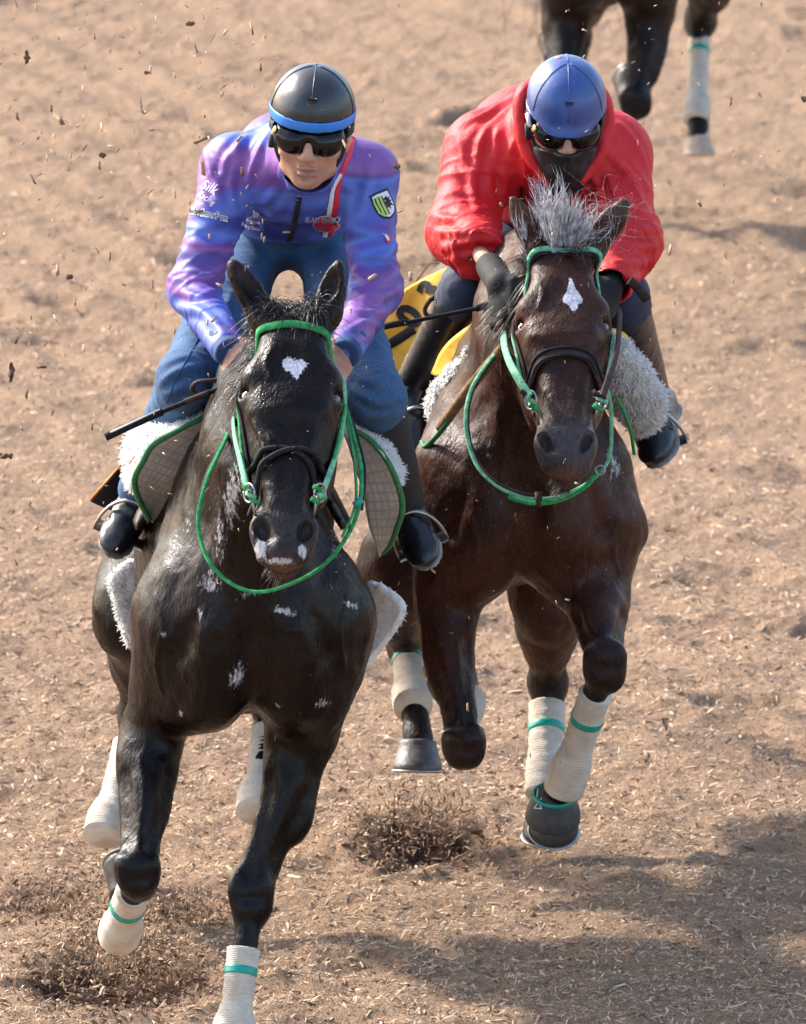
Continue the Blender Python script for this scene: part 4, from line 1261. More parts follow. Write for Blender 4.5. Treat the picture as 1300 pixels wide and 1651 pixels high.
class Head: pass
def head_frame(cx, cy, y, pitch, roll, yaw, s=.93):
    h = Head(); h.C = P(cx, cy, y); B = -CF
    ph = math.radians(pitch); ro = math.radians(roll); ya = math.radians(yaw)
    F = B * math.cos(ph) - CU * math.sin(ph); U = B * math.sin(ph) + CU * math.cos(ph); R = CR.copy()
    R, U = R * math.cos(ro) - U * math.sin(ro), U * math.cos(ro) + R * math.sin(ro)
    F, R = F * math.cos(ya) + R * math.sin(ya), R * math.cos(ya) - F * math.sin(ya)
    h.R, h.U, h.F, h.s = unit(R), unit(U), unit(F), s
    h.p = lambda x, u, f: h.C + (h.R * x + h.U * u + h.F * f) * s
    return h

def face_prims(f, h, inf=0.0):
    s = h.s; ax = (h.R, h.U, h.F)
    def E(x, u, w, a, b, c, k=.02, op='+'):
        f.ell(h.p(x, u, w), ((a + inf) * s, (b + inf) * s, (c + inf) * s), ax, k * s, op)
    E(0, .02, -.012, .074, .088, .092)
    E(0, -.045, .022, .060, .082, .062, .03)
    E(0, -.092, .034, .043, .036, .044, .025)
    E(0, -.118, .062, .020, .017, .018, .02)
    for g in (-1, 1):
        E(g * .043, -.048, .052, .022, .020, .022, .02)
        E(g * .046, -.085, .015, .016, .030, .030, .02)
        f.tube(h.p(g * .050, -.075, -.005), h.p(g * .016, -.112, .058), .014 * s + inf, .012 * s + inf, k=.02 * s)
    E(0, .002, .072, .050, .016, .020, .02)
    f.tube(h.p(0, -.004, .084), h.p(0, -.046, .103), (.008 + inf) * s, (.0115 + inf) * s, h.R, k=.012 * s)
    E(0, -.052, .100, .0125, .011, .012, .010)
    for g in (-1, 1):
        E(g * .014, -.055, .090, .0085, .008, .011, .008)
    if not inf:
        for g in (-1, 1):
            E(g * .031, -.014, .088, .018, .012, .012, .012, '-')
            E(g * .007, -.0625, .094, .0038, .0035, .006, .003, '-')
        E(0, -.080, .086, .024, .0065, .009, .006)
        E(0, -.0940, .0835, .020, .0078, .010, .006)
        f.tube(h.p(-.021, -.087, .086), h.p(0, -.0865, .0945), .0022 * s, .003 * s, k=.003, op='-')
        f.tube(h.p(0, -.0865, .0945), h.p(.021, -.087, .086), .003 * s, .0022 * s, k=.003, op='-')
        E(0, -.104, .080, .020, .006, .008, .008, '-')
        for g in (-1, 1):
            E(g * .076, -.035, -.008, .010, .030, .018, .008)
            E(g * .083, -.033, -.003, .006, .018, .010, .004, '-')

def hand(f, wrist, fwd, up, s=.92, side=1, curl=1.0):
    """closed hand: palm, four fingers of different length bent round the rein, thumb from the side"""
    fw = unit(fwd); u = unit(np.asarray(up, float) - (np.asarray(up, float) @ fw) * fw); sd = np.cross(fw, u) * side
    w = np.asarray(wrist, float)
    p = lambda a, b, c: w + (fw * a + sd * b + u * c) * s
    f.ell(p(.045, 0, 0), (.048 * s, .040 * s, .017 * s), (fw, sd, u), .015)
    for i, (b, L) in enumerate(((-.030, .8), (-.010, .98), (.010, 1.0), (.030, .88))):
        k0 = p(.085, b, .004); k1 = p(.085 + .030 * L * .7, b, -.022); k2 = p(.085 + .008, b * .95, -.044 * L); k3 = p(.062, b * .9, -.040)
        for a_, b_, r_ in ((p(.045, b * .9, 0), k0, .0095), (k0, k1, .0095), (k1, k2, .0088), (k2, k3, .008)):
            f.tube(a_, b_, r_ * s, r_ * .95 * s, k=.004)
    t0 = p(.018, -.034, -.006); t1 = p(.050, -.050, -.020); t2 = p(.078, -.040, -.034)
    f.tube(t0, t1, .0125 * s, .0105 * s, k=.01); f.tube(t1, t2, .010 * s, .0085 * s, k=.004)
    return p(.06, 0, -.03)

def ridged(p, scale, seed): return 1 - 2 * np.abs(noise3(p, scale, seed))

def wrinkle(V, n, arms, amp=.006, seed=1, base=.0022):
    """folds that run round the sleeves, tightest at the elbow, and slack folds on the trunk"""
    d = base * fbm(V * A(1, 1, .8), 9, 2, seed)
    for pts in arms:
        for i in range(len(pts) - 1):
            a, b = map(lambda q: np.asarray(q, float), (pts[i], pts[i + 1])); L = np.linalg.norm(b - a); dn = (b - a) / L
            q = V - a; t = q @ dn / L; tc = np.clip(t, 0, 1)
            dist = np.linalg.norm(q - np.outer(tc * L, dn), axis=1)
            w = np.clip((.11 - dist) / .04, 0, 1) * np.clip(1.15 - np.abs(t - .5) * 1.6, 0, 1)
            elbow = np.clip(1 - np.abs(t - (1 if i == 0 else 0)) * 1.3, 0, 1)
            st = V * .38 + np.outer((q @ dn), dn) * 1.25
            r = ridged(st + .015 * noise3(V, 12, seed)[:, None], 17, seed + i)
            d = d + amp * w * (.35 + .65 * elbow) * (np.clip(r, -.2, 1) ** 2 * 1.4 - .35)
    return V + n * d[:, None]

def folds(V, n, surf, lines, r=.009, amp=.007):
    d = np.zeros(len(V))
    for ln in lines:
        rr, am = (ln[0] if isinstance(ln[0], tuple) is False else (r, amp)), amp
        pts = []
        for p in ln:
            a, _ = surf.pix(*p)
            if a is not None: pts.append(a)
        if len(pts) < 2: continue
        pts = smooth_path(pts, max(6, 5 * len(pts)))
        best = np.full(len(V), 9.); tt = np.zeros(len(V))
        lo = pts.min(0) - .04; hi = pts.max(0) + .04
        m = np.all((V > lo) & (V < hi), axis=1)
        Vm = V[m]; bm = best[m]; tm = tt[m]
        for i in range(len(pts) - 1):
            a, b = pts[i], pts[i + 1]; ab = b - a; L2 = ab @ ab + 1e-12
            t = np.clip((Vm - a) @ ab / L2, 0, 1)
            ds = np.linalg.norm(Vm - a - t[:, None] * ab, axis=1)
            c = ds < bm; bm[c] = ds[c]; tm[c] = (i + t[c]) / (len(pts) - 1)
        tap = np.sin(np.pi * np.clip(tm * .9 + .05, 0, 1)) ** .6
        dm = amp * tap * (np.exp(-(bm / r) ** 2) - .45 * np.exp(-((bm - 2.1 * r) / r) ** 2))
        d[m] += dm
    return V + n * d[:, None]

def make_cloth(f, h, arms=None, amp=.006, seed=1, lines=None, base=.0022, it=2, fr=.009, fa=.007):
    V, F = f.mesh(h); V = relax(V, F, it); n = vnormals(V, F)
    if arms is not None: V = wrinkle(V, n, arms, amp, seed, base)
    if lines:
        n = vnormals(V, F); V = folds(V, n, Surf(V, F), lines, fr, fa)
    return V, F

def text_on(surf, s, px, py, size, rot, mat, parent, name="lettering", off=.0022, shear=0., bold=0., xs=1.):
    cu = bpy.data.curves.new("text", 'FONT'); cu.body = s; cu.size = size; cu.align_x = 'CENTER'; cu.resolution_u = 3; cu.shear = shear; cu.offset = bold
    o = bpy.data.objects.new("text", cu); col.objects.link(o)
    dg = bpy.context.evaluated_depsgraph_get()
    me0 = o.evaluated_get(dg).to_mesh()
    bm = bmesh.new(); bm.from_mesh(me0); bmesh.ops.triangulate(bm, faces=bm.faces[:])
    for _ in range(3):
        le = [e for e in bm.edges if e.calc_length() > size * .16]
        if not le: break
        bmesh.ops.subdivide_edges(bm, edges=le, cuts=1); bmesh.ops.triangulate(bm, faces=bm.faces[:])
    bm.verts.index_update()
    co = np.array([v.co[:] for v in bm.verts]) * A(xs, 1, 1); polys = [tuple(v.index for v in f.verts) for f in bm.faces]; bm.free()
    o.evaluated_get(dg).to_mesh_clear(); bpy.data.objects.remove(o); bpy.data.curves.remove(cu)
    return paint_on(surf, co[:, :2], polys, px, py, rot, mat, parent, name, off)

def paint_on(surf, co, polys, px, py, rot, mat, parent, name, off=.0022):
    c, s_ = math.cos(math.radians(rot)), math.sin(math.radians(rot))
    out = []; last = None
    for x, y in co:
        X, Y_ = x * c - y * s_, x * s_ + y * c
        a, m = surf.pix(px + X, py - Y_, off)
        if a is None: a = last if last is not None else P(px, py, 0)
        out.append(a); last = a
    me = bpy.data.meshes.new(name); me.from_pydata([tuple(v) for v in out], [], polys); me.update()
    return link(name, me, mat, parent)

def grid_patch(pts_fn, nu, nv):
    co = []; polys = []
    for i in range(nu + 1):
        for j in range(nv + 1): co.append(pts_fn(i / nu, j / nv))
    for i in range(nu):
        for j in range(nv):
            a = i * (nv + 1) + j; polys.append((a, a + 1, a + nv + 2, a + nv + 1))
    return co, polys

def shoe(name, ankle, toe, up, parent, s=.92, mat=None):
    fw = unit(toe); u = unit(np.asarray(up, float) - (np.asarray(up, float) @ fw) * fw); sd = np.cross(fw, u)
    a = np.asarray(ankle, float)
    p = lambda x, y, z: a + (fw * x + sd * y + u * z) * s
    f = Field(); ax = (fw, sd, u)
    def E(x, y, z, r1, r2, r3, k=.03, op='+'): f.ell(p(x, y, z), (r1 * s, r2 * s, r3 * s), ax, k * s, op)
    E(.130, .004, -.066, .062, .042, .022, .012); E(.135, 0, -.058, .045, .036, .026, .015); E(.06, 0, -.055, .08, .040, .034); E(-.035, 0, -.055, .045, .036, .042)
    f.tube(p(0, 0, .06), p(.01, 0, -.03), (.042 * s, .045 * s), (.038 * s, .050 * s), sd, k=.03)
    f.tube(p(.03, 0, -.01), p(.10, 0, -.045), .032 * s, .026 * s, k=.03)
    f.half(p(0, 0, -.085), -u)
    f.tube(p(.105, -.045, -.045), p(.105, .045, -.045), .004, .004, k=.01, op='-')
    V, F = f.mesh(.0045); n = vnormals(V, F)
    V = V + n * (.0030 * ridged(V * A(1, .5, 1.4), 26, 3) * np.clip(1.2 - np.linalg.norm(V - p(.07, 0, -.03), axis=1) / .09, 0, 1) + .0008 * noise3(V, 50, 2))[:, None]
    o = link(name, mesh_np(name, V, F), mat or M_boot, parent)
    g = Field()
    g.ell(p(.115, 0, -.088), (.072 * s, .047 * s, .009 * s), ax, .01); g.ell(p(.05, 0, -.088), (.08 * s, .036 * s, .009 * s), ax, .01); g.ell(p(-.035, 0, -.092), (.046 * s, .037 * s, .014 * s), ax, .01)
    V, F = g.mesh(.005)
    link("sole", mesh_np("sole", V, F), M_sole, o)
    return p, (fw, sd, u)

def stirrup(c, fw, sd, u, parent, s=.92):
    """open iron arch with a flat tread round the foot"""
    st = bpy.data.objects.new("stirrup", None); col.objects.link(st); st.parent = parent; st.empty_display_size = .05
    st.location = Vector(c) - parent.location
    a = np.linspace(-.15, np.pi + .15, 30)
    p = c + sd * (.060 * s * np.cos(a))[:, None] + u * (.105 * s * np.sin(a))[:, None]
    obj("iron_arch", sweep(p, np.tile([.006 * s, .0042 * s], (30, 1)), 8, side=fw), M_steel, st)
    obj("tread", ribbon(np.array([c - sd * .062 * s, c + sd * .062 * s]) - u * .010 * s, u, .034 * s, .006), M_steel, st)
    return st

def fleece_tufts(name, V, F, n, L, parent, seed, mat=None, w=.0022, pick=None, droop=.25, curl=.35):
    r = np.random.default_rng(seed)
    N = vnormals(V, F); cen = V[F].mean(1); fn = N[F].mean(1)
    ar = np.linalg.norm(np.cross(V[F[:, 2]] - V[F[:, 0]], V[F[:, 3]] - V[F[:, 1]]), axis=1)
    if pick is not None: ar = ar * pick(cen, fn)
    n = int(n * .55); w = w * 1.35
    i = r.choice(len(F), n, p=ar / ar.sum())
    wts = r.dirichlet((1, 1, 1, 1), n)
    p = (V[F[i]] * wts[..., None]).sum(1)
    d = fn[i] + r.normal(0, .35, (n, 3))
    return obj(name, strands(p, d, np.clip(r.normal(L, L * .2, n), L * .5, L * 1.6), w, seed, nseg=3, droop=droop, curl=curl, wav=160), mat or M_fleece, parent)
# ================================================================ rider in purple
p1 = empty("person", P(460, 400, -.2), "rider in purple and blue printed jacket, jeans and black helmet with a bright blue band, crouched over the near-black horse", "person")
p1["label"] = "rider in purple and blue jacket, jeans and black helmet with blue band"
hd1 = head_frame(503, 197, -.84, 19, 4.5, -3, .95)
SH = {'L': P(377, 272, -.55), 'R': P(588, 284, -.55)}
EL = {'L': P(312, 468, -.68), 'R': P(606, 468, -.68)}
WR = {'L': P(366, 560, -.97), 'R': P(560, 562, -.97)}
HP = {'L': P(410, 408, -.20), 'R': P(522, 408, -.20)}
KN = {'L': P(300, 612, -.84), 'R': P(605, 640, -.84)}
AN = {'L': P(222, 790, -.52), 'R': P(647, 800, -.50)}
PV = P(466, 385, -.16); CH = P(480, 275, -.58)
# body: one skin, mostly under the clothes
f = Field()
face_prims(f, hd1)
for g in (-1, 1):
    f.ell(hd1.p(g * .077, -.035, -.010), np.array((.009, .031, .018)) * hd1.s, (unit(hd1.R + hd1.F * g * .3), hd1.U, hd1.F), k=.006)
f.tube(hd1.p(0, -.08, -.02), CH + A(0, .0, .03), .052, .06, k=.03)
f.tube(CH, PV, (.09, .06), (.08, .06), k=.05)
for k in 'LR':
    f.tube(CH + A(0, .02, .02), SH[k], .05, .045, k=.05)
    f.chain([SH[k], EL[k], WR[k]], [.036, .032, .024], k=.03)
    f.chain([HP[k], KN[k], AN[k]], [.055, .045, .034], k=.04)
g1 = hand(f, WR['L'], A(.35, -.75, -.42), A(-.75, -.35, .5), .92, 1)
g2 = hand(f, WR['R'], A(-.35, -.75, -.42), A(.75, -.35, .5), .92, -1)
V, F = f.mesh(.0044); V = relax(V, F, 1, .3)
me = mesh_np("body", V, F)
q = (V - hd1.C) / hd1.s; x, u, w = q @ hd1.R, q @ hd1.U, q @ hd1.F
lip = np.clip(1.2 - np.sqrt((x / .022) ** 2 + ((u + .087) / .009) ** 2), 0, 1) * (w > .07)
attr(me, "lip", lip)
attr(me, "beard", np.clip(1.3 - np.sqrt((x / .05) ** 2 + ((u + .095) / .030) ** 2), 0, 1) * (w > .0))
link("body", me, M_skin, p1)

# jacket
def jacket(SH, EL, WR, CH, hemc, hem_r, ch_r, sleeve, neckc, h, arms, lines, name, mat, parent, cuff_cut=None, amp=.006, seed=1, drop=None, back=None):
    f = Field()
    f.tube(hemc, CH, hem_r, ch_r, k=.06)
    if drop is not None: f.half(*drop)
    if back is not None: f.ell(back[0], back[1], None, .07)
    for k in 'LR':
        f.tube(CH + A(0, .03, .0), SH[k] + A(0, .02, 0), (.075, .09), (sleeve[0], sleeve[0]), k=.05)
        f.tube(SH[k], EL[k], sleeve[0], sleeve[1], k=.045)
        f.tube(EL[k], WR[k], sleeve[1], sleeve[2], k=.035)
    f.tube(neckc[0], neckc[1], neckc[2], neckc[3], k=.03)
    f.tube(neckc[0] + (neckc[1] - neckc[0]) * .2, neckc[1] + (neckc[1] - neckc[0]) * .5, neckc[3] - .012, neckc[3] - .010, k=.006, op='-')
    if cuff_cut:
        for k in 'LR':
            d = unit(WR[k] - EL[k]); f.half(WR[k] + d * .004, d)
            f.tube(WR[k] - d * cuff_cut, WR[k] + d * .06, sleeve[2] - .009, sleeve[2] - .006, k=.006, op='-')
    V, F = make_cloth(f, h, arms, amp, seed, lines)
    o = link(name, mesh_np(name, V, F), mat, parent)
    return o, V, F, Surf(V, F)

arms = [(SH[k], EL[k], WR[k]) for k in 'LR']
L1 = [[(440, 205), (415, 250), (398, 300)], [(425, 200), (385, 240), (372, 300), (378, 345)], [(405, 215), (365, 260), (352, 320)],
      [(455, 270), (435, 320), (385, 355)], [(470, 300), (440, 345), (392, 360)], [(540, 255), (560, 300), (565, 345)],
      [(300, 430), (330, 445), (352, 440)], [(290, 470), (322, 478), (350, 470)], [(285, 495), (320, 500), (352, 520)], [(300, 520), (335, 515), (362, 535)],
      [(570, 440), (600, 455), (638, 440)], [(568, 470), (600, 482), (640, 470)], [(572, 500), (600, 505), (632, 500)], [(566, 530), (590, 520), (615, 525)],
      [(575, 400), (605, 415), (640, 395)], [(310, 385), (340, 400), (368, 385)], [(600, 260), (590, 310), (575, 350)], [(330, 240), (345, 290), (362, 340)], [(390, 368), (430, 372), (470, 388)], [(500, 386), (530, 370), (560, 345)]]
jk1, JV, JF, js1 = jacket(SH, EL, {k: WR[k] + unit(WR[k] - EL[k]) * .0 for k in 'LR'}, CH, P(466, 350, -.28), (.120, .088), (.125, .095), (.064, .049, .036),
    (CH + A(.01, .0, .04), hd1.p(0, -.105, -.02), .075, .064), .0056, arms, L1, "jacket", M_print, p1, amp=.006, seed=3, back=(P(475, 240, -.40), A(.125, .12, .085)),
    drop=(P(466, 392, -.40), A(0, .12, -.99)))
cf = Field()
for k in 'LR':
    d = unit(WR[k] - EL[k])
    f = Field(); f.tube(WR[k] - d * .035, WR[k] + d * .030, .036, .033, k=.01); f.half(WR[k] + d * .034, d)
    V, F = make_cloth(f, .004, None, 0, 1, None, .0015)
    link("sleeve_cuff", mesh_np("sleeve_cuff", V, F), M_cuff, jk1)
# zip, stripes, patches and print lie on the jacket
def on(pts, w, mat, name, par, surf, th=.0015, n=30, off=.002):
    q = []
    for p in smooth_path([list(p) + [0] for p in pts], n):
        a, m = surf.pix(p[0], p[1], off)
        if a is not None: q.append((a, m))
    V, F = ribbon(np.array([a for a, m in q]), np.array([m for a, m in q]), w, th)
    return obj(name, (V, F), mat, par)
on([(482, 318), (478, 345), (471, 372), (466, 388)], .012, M_blackcloth, "zip", jk1, js1)
on([(481, 316), (480, 321)], .006, M_steel, "zip_pull", jk1, js1, .003, 4)
on([(568, 222), (563, 248), (553, 272), (545, 300), (541, 335), (533, 378)], .0125, M_redprint, "red_stripe", jk1, js1)
on([(549, 280), (537, 303), (532, 335), (524, 380)], .0105, M_white, "white_stripe", jk1, js1, .0018)
def disc(s, cx, cy, rx, ry, rot, mat, par, name, n=26, off=.0034, rings=4):
    co = [(0, 0)]; polys = []
    for k in range(1, rings + 1):
        co += [(rx * k / rings * math.cos(t), ry * k / rings * math.sin(t)) for t in np.linspace(0, 2 * math.pi, n, endpoint=False)]
    for i in range(n): polys.append((0, 1 + i, 1 + (i + 1) % n))
    for k in range(1, rings):
        a, b = 1 + (k - 1) * n, 1 + k * n
        for i in range(n): polys.append((a + i, b + i, b + (i + 1) % n, a + (i + 1) % n))
    return paint_on(s, co, polys, cx, cy, rot, mat, par, name, off)
disc(js1, 525, 357, 21.5, 13.5, 0, M_white, jk1, "badge_rim", off=.0062)
disc(js1, 525, 357, 20, 12, 0, M_redprint, jk1, "red_badge", off=.0074)
text_on(js1, "BLAST ONEPIECE", 523, 353.5, 11.5, -3, M_white, jk1, "lettering", .0090, xs=.72)
text_on(js1, "Silk", 335, 309, 25, -26, M_white, jk1, "lettering", .003, shear=.25, xs=.78)
text_on(js1, "Racing", 331, 324, 16, -32, M_white, jk1, "lettering", .003, shear=.25, xs=.72)
text_on(js1, "Northern Farm", 336, 350, 15, -13, M_white, jk1, "lettering_outline", .0018, bold=1.3, xs=.66)
text_on(js1, "Northern Farm", 336, 350, 15, -13, M_blackcloth, jk1, "lettering", .0040, xs=.66)
text_on(js1, "Kaneonda", 408, 357, 8, -14, M_white, jk1, "lettering", .003, xs=.8)
text_on(js1, "Racing Stable", 404, 367, 8, -14, M_white, jk1, "lettering", .003, xs=.8)
disc(js1, 412, 344, 7, 5, 0, M_white, jk1, "small_badge", 7)
# shield crest on the sleeve
def shield(sc):
    def fn(u, v):
        w = 15.5 * sc * (1 if v < .5 else math.sqrt(max(0, 1 - ((v - .5) / .5) ** 2)) * .98 + .02)
        return ((u - .5) * 2 * w, 23 * sc - v * 46 * sc)
    return grid_patch(fn, 8, 10)
paint_on(js1, *shield(1.04), 619, 331, 24, M_blackcloth, jk1, "crest_rim", .0018)
cr = paint_on(js1, *shield(.88), 619, 331, 24, M_white, jk1, "crest", .0030)
for k_ in range(3):
    def st_(u, v, k_=k_):
        x = -14.5 + k_ * 5.4 + u * 3.3; return (x, 14 - v * (28 + (3 if k_ else -3)))
    paint_on(js1, *grid_patch(st_, 1, 6), 619, 330, 24, M_greencrest, cr, "crest_stripe", .0042)
    def st2(u, v, k_=k_):
        x = -11.2 + k_ * 5.4 + u * 2.1; return (x, 14 - v * (28 + (3 if k_ else -3)))
    paint_on(js1, *grid_patch(st2, 1, 6), 619, 330, 24, M_maroon, cr, "crest_stripe", .0042)
bird = [(4, 10), (8, 12), (7, 8), (12, 9), (9, 4), (13, 2), (9, 0), (12, -6), (7, -4), (6, -11), (4, -5), (1, -7), (3, -1), (0, 2), (4, 4), (1, 8)]
paint_on(js1, [(0 + 6, 1)] + bird, [(0, 1 + i, 1 + (i + 1) % len(bird)) for i in range(len(bird))], 619, 330, 24, M_blackcloth, cr, "crest_bird", .0044)
disc(js1, 626, 386, 4, 8, -15, M_redprint, jk1, "small_badge", 7)
disc(js1, 623, 383, 2.5, 6, 35, M_white, jk1, "small_badge", 5, .0045)

# jeans, half chap, shoes
f = Field()
f.tube(HP['L'] + A(-.0, .03, .03), HP['R'] + A(0, .03, .03), .098, .098, k=.05)
f.tube(PV, P(466, 340, -.30), (.112, .078), (.105, .072), k=.05)
for k in 'LR':
    f.tube(HP[k], KN[k], (.080, .080), (.058, .058), k=.04)
    f.tube(KN[k], AN[k], .056, .042, k=.03)
f.tube(P(465, 470, -.75), P(465, 448, -.1), .022, .02, k=.05, op='-')
legs = [(HP[k], KN[k], AN[k]) for k in 'LR']
V, F = make_cloth(f, .0065, legs, .006, 8, [[(375, 470), (355, 520), (330, 560)], [(260, 620), (285, 600), (330, 590)], [(265, 640), (290, 625), (330, 618)], [(570, 600), (600, 615), (640, 605)], [(575, 630), (610, 650), (650, 640)]], .002)
jn = link("jeans", mesh_np("jeans", V, F), M_denim, p1)
jsf = Surf(V, F)
on([(345, 500), (312, 560), (285, 610), (268, 650)], .003, M_cuff, "seam", jn, jsf, .001, 30, .0005)
f = Field(); d = unit(AN['R'] - KN['R'])
f.tube(KN['R'] + d * .07, AN['R'] + d * .0, .060, .048, k=.01)
V, F = make_cloth(f, .006, None, 0, 2, None, .002)
link("half_chap", mesh_np("half_chap", V, F), M_blackcloth, p1)
sa, fr1 = shoe("shoe", AN['L'] + A(.012, .03, .0), A(-.28, -.85, -.44), A(.42, -.25, .87), p1, .88)
sb, fr2 = shoe("shoe", AN['R'] + A(-.002, .03, -.01), A(.24, -.86, -.44), A(-.40, -.25, .87), p1, .88)

# helmet
def helmet(hd, parent, mat, bandmat, seam, brim=.0):
    s = hd.s; f = Field(); ax = (hd.R, hd.U, hd.F)
    f.ell(hd.p(0, .034, -.004), np.array((.0935, .096, .114)) * s, ax, .01)
    f.half(hd.p(0, .009, 0), -hd.U + hd.F * .06, .006)
    f.ell(hd.p(0, .012, -.008), np.array((.078, .080, .096)) * s, ax, .004, '-')
    if brim: f.ell(hd.p(0, .016, .086), np.array((.060, .007, .044)) * s, (hd.R, unit(hd.U + hd.F * .40), unit(hd.F - hd.U * .40)), .022)
    V, F = f.mesh(.004); n = vnormals(V, F)
    V = V + n * (.0007 * fbm(V, 16, 2, 4))[:, None]
    o = link("helmet", mesh_np("helmet", V, F), mat, parent)
    sf = Surf(V, F)
    def hp(az, el):
        d = unit(hd.R * math.sin(az) * math.cos(el) + hd.F * math.cos(az) * math.cos(el) + hd.U * math.sin(el))
        r = sf.b.ray_cast(Vector(hd.p(0, .03, 0) + d * .3), Vector(-d)); return np.array(r[0]), np.array(r[1])
    for az in seam:
        q = [hp(az, e) for e in np.linspace(.02, 1.5, 24)]
        q = np.array([a + m * .0006 for a, m in q]); 
        obj("seam", sweep(q, .0013, 6), mat, o)
    if bandmat:
        q = [hp(a_, -.03 - .06 * max(0, math.cos(a_))) for a_ in np.linspace(-2.2, 2.2, 60)]
        V, F = ribbon(np.array([a + m * .001 for a, m in q]), np.array([m for a, m in q]), .024, .0012)
        obj("helmet_band", (V, F), bandmat, o)
    q = [hp(a_, -.16 - .06 * max(0, math.cos(a_))) for a_ in np.linspace(-2.2, 2.2, 60)]
    obj("rim", sweep(np.array([a + m * .0005 for a, m in q]), .003, 8), mat if not bandmat else M_blackcloth, o)
    a, m = hp(.0, .42)
    obj("cover_tab", ribbon(np.array([a - hd.U * .010, a + hd.U * .010]), m, .020, .003), mat, o)
    return o, sf
helmet(hd1, p1, M_hb, M_bandblue, (0.0, 1.25, -1.25, math.pi))
def goggles(hd, parent, dy=0., vent=1):
    s = hd.s; f = Field(); ax = (hd.R, hd.U, hd.F)
    for g in (-1, 1):
        f.ell(hd.p(g * .037, -.022 + dy, .076), np.array((.038, .031, .026)) * s, (unit(hd.R - hd.F * g * .45), hd.U, unit(hd.F + hd.R * g * .45)), .012)
        f.ell(hd.p(g * .064, -.010 + dy, .044), np.array((.014, .021, .034)) * s, ax, .015)
    f.ell(hd.p(0, -.006 + dy, .088), np.array((.018, .014, .014)) * s, ax, .012)
    V, F = f.mesh(.0032)
    o = link("goggles", mesh_np("goggles", V, F), M_lens, parent)
    q = []
    sf = Surf(V, F)
    for g in (-1,):
        c, m = sf.near(hd.p(g * .066, -.008 + dy, .066), .001)
        obj("vent", sweep(np.array([c, c + m * .004]), .0085, 16, side=hd.U), M_gold, o)
    # strap round the helmet edge
    a_ = np.linspace(1.1, 2 * math.pi - 1.1, 40)
    q = [hd.p(.092 * math.sin(t), -.004 + dy * .3 + .016 * (1 - abs(math.cos(t / 1))) * 0, -.002 + .108 * math.cos(t)) for t in a_]
    nn = np.array([hd.R * math.sin(t) + hd.F * math.cos(t) for t in a_])
    obj("goggle_strap", ribbon(np.array(q), nn, .020, .002), M_blackcloth, o)
    return o
goggles(hd1, p1)
text = None
for g in (-1, 1):
    q = smooth_path([hd1.p(g * .078, .01, .035), hd1.p(g * .076, -.045, .030), hd1.p(g * .062, -.085, .028), hd1.p(g * .030, -.122, .035), hd1.p(0, -.135, .038)], 24)
    obj("chin_strap", ribbon(q, np.array([unit(p_ - hd1.p(0, -.05, 0)) for p_ in q]), .014, .003), M_blackcloth, p1)
obj("strap_buckle", sweep([hd1.p(-.083, -.030, .020), hd1.p(-.083, -.058, .022)], (.008, .008), 8), M_blackcloth, p1)

# saddle of horse 1
s1 = empty("saddle", H1.T(0, .75, 1.4), "saddle with white fleece and green-edged quilted cloth on the near-black horse", "saddle")
def patch_obj(name, rows, n, th, mat, parent, nr=None, noise=.0):
    R = [smooth_path([P(*p) for p in r], n) for r in rows]
    if nr:
        R = np.array(R); R = np.array([smooth_path(R[:, j], nr) for j in range(n)]).transpose(1, 0, 2); R = list(R)
    V, F = loft(R, n, th)
    if noise: V = V + noise * noise3(V, 16, 5)[:, None] * A(.5, -1, .5)
    me = mesh_np(name, V, F)
    m = len(R); uu = np.tile(np.linspace(0, 1, n), m); vv = np.repeat(np.linspace(0, 1, m), n)
    L = np.linalg.norm(np.diff(R[0], axis=0), axis=1).sum(); Wd = np.linalg.norm(np.array(R[-1][n // 2]) - np.array(R[0][n // 2]))
    attr(me, "u", np.tile(uu * L, 2)[:len(V)] if th else uu * L); attr(me, "v", np.tile(vv * Wd, 2)[:len(V)] if th else vv * Wd)
    return link(name, me, mat, parent), V, F[0] if isinstance(F, list) else F
def fleece_patch(rows, n, nr, parent, cnt, L, seed, name="fleece_pad", th=.018, pick=None, w=.0022, droop=.25):
    o, V, F = patch_obj(name, rows, n, th, M_fleece, parent, nr, .006)
    fleece_tufts("fleece_pile", V, F, cnt, L, o, seed, pick=pick, w=w, droop=droop)
    return o
outerL = [(372, 650, -.80), (330, 672, -.84), (285, 695, -.87), (247, 717, -.88), (230, 745, -.87), (217, 772, -.85), (222, 800, -.80), (240, 838, -.70)]
innerL = [(378, 656, -.78), (370, 705, -.76), (325, 765, -.72), (280, 800, -.68), (244, 842, -.64)]
patch_obj("quilted_cloth", [innerL, outerL], 40, .006, M_quilt, s1, 16, .006)
obj("green_edge", sweep(smooth_path([P(*p) for p in outerL], 60), np.tile([.0065, .0045], (60, 1)), 8), M_trim, s1)
fleece_patch([[(368, 655, -.80), (330, 674, -.82), (287, 697, -.85), (249, 719, -.86), (230, 750, -.85), (218, 785, -.80)],
              [(362, 648, -.74), (315, 660, -.74), (262, 672, -.74), (218, 692, -.74), (204, 735, -.74), (212, 785, -.72)]], 40, 12, s1, 5200, .011, 31)
outerR = [(558, 686, -.82), (595, 708, -.88), (624, 742, -.90), (643, 785, -.89), (649, 820, -.87), (641, 850, -.83), (630, 878, -.76), (616, 893, -.70)]
innerR = [(552, 690, -.80), (572, 745, -.82), (588, 805, -.80), (600, 860, -.76), (612, 896, -.70)]
patch_obj("quilted_cloth", [innerR, outerR], 40, .006, M_quilt, s1, 14, .006)
obj("green_edge", sweep(smooth_path([P(*p) for p in outerR], 60), np.tile([.0065, .0045], (60, 1)), 8), M_trim, s1)
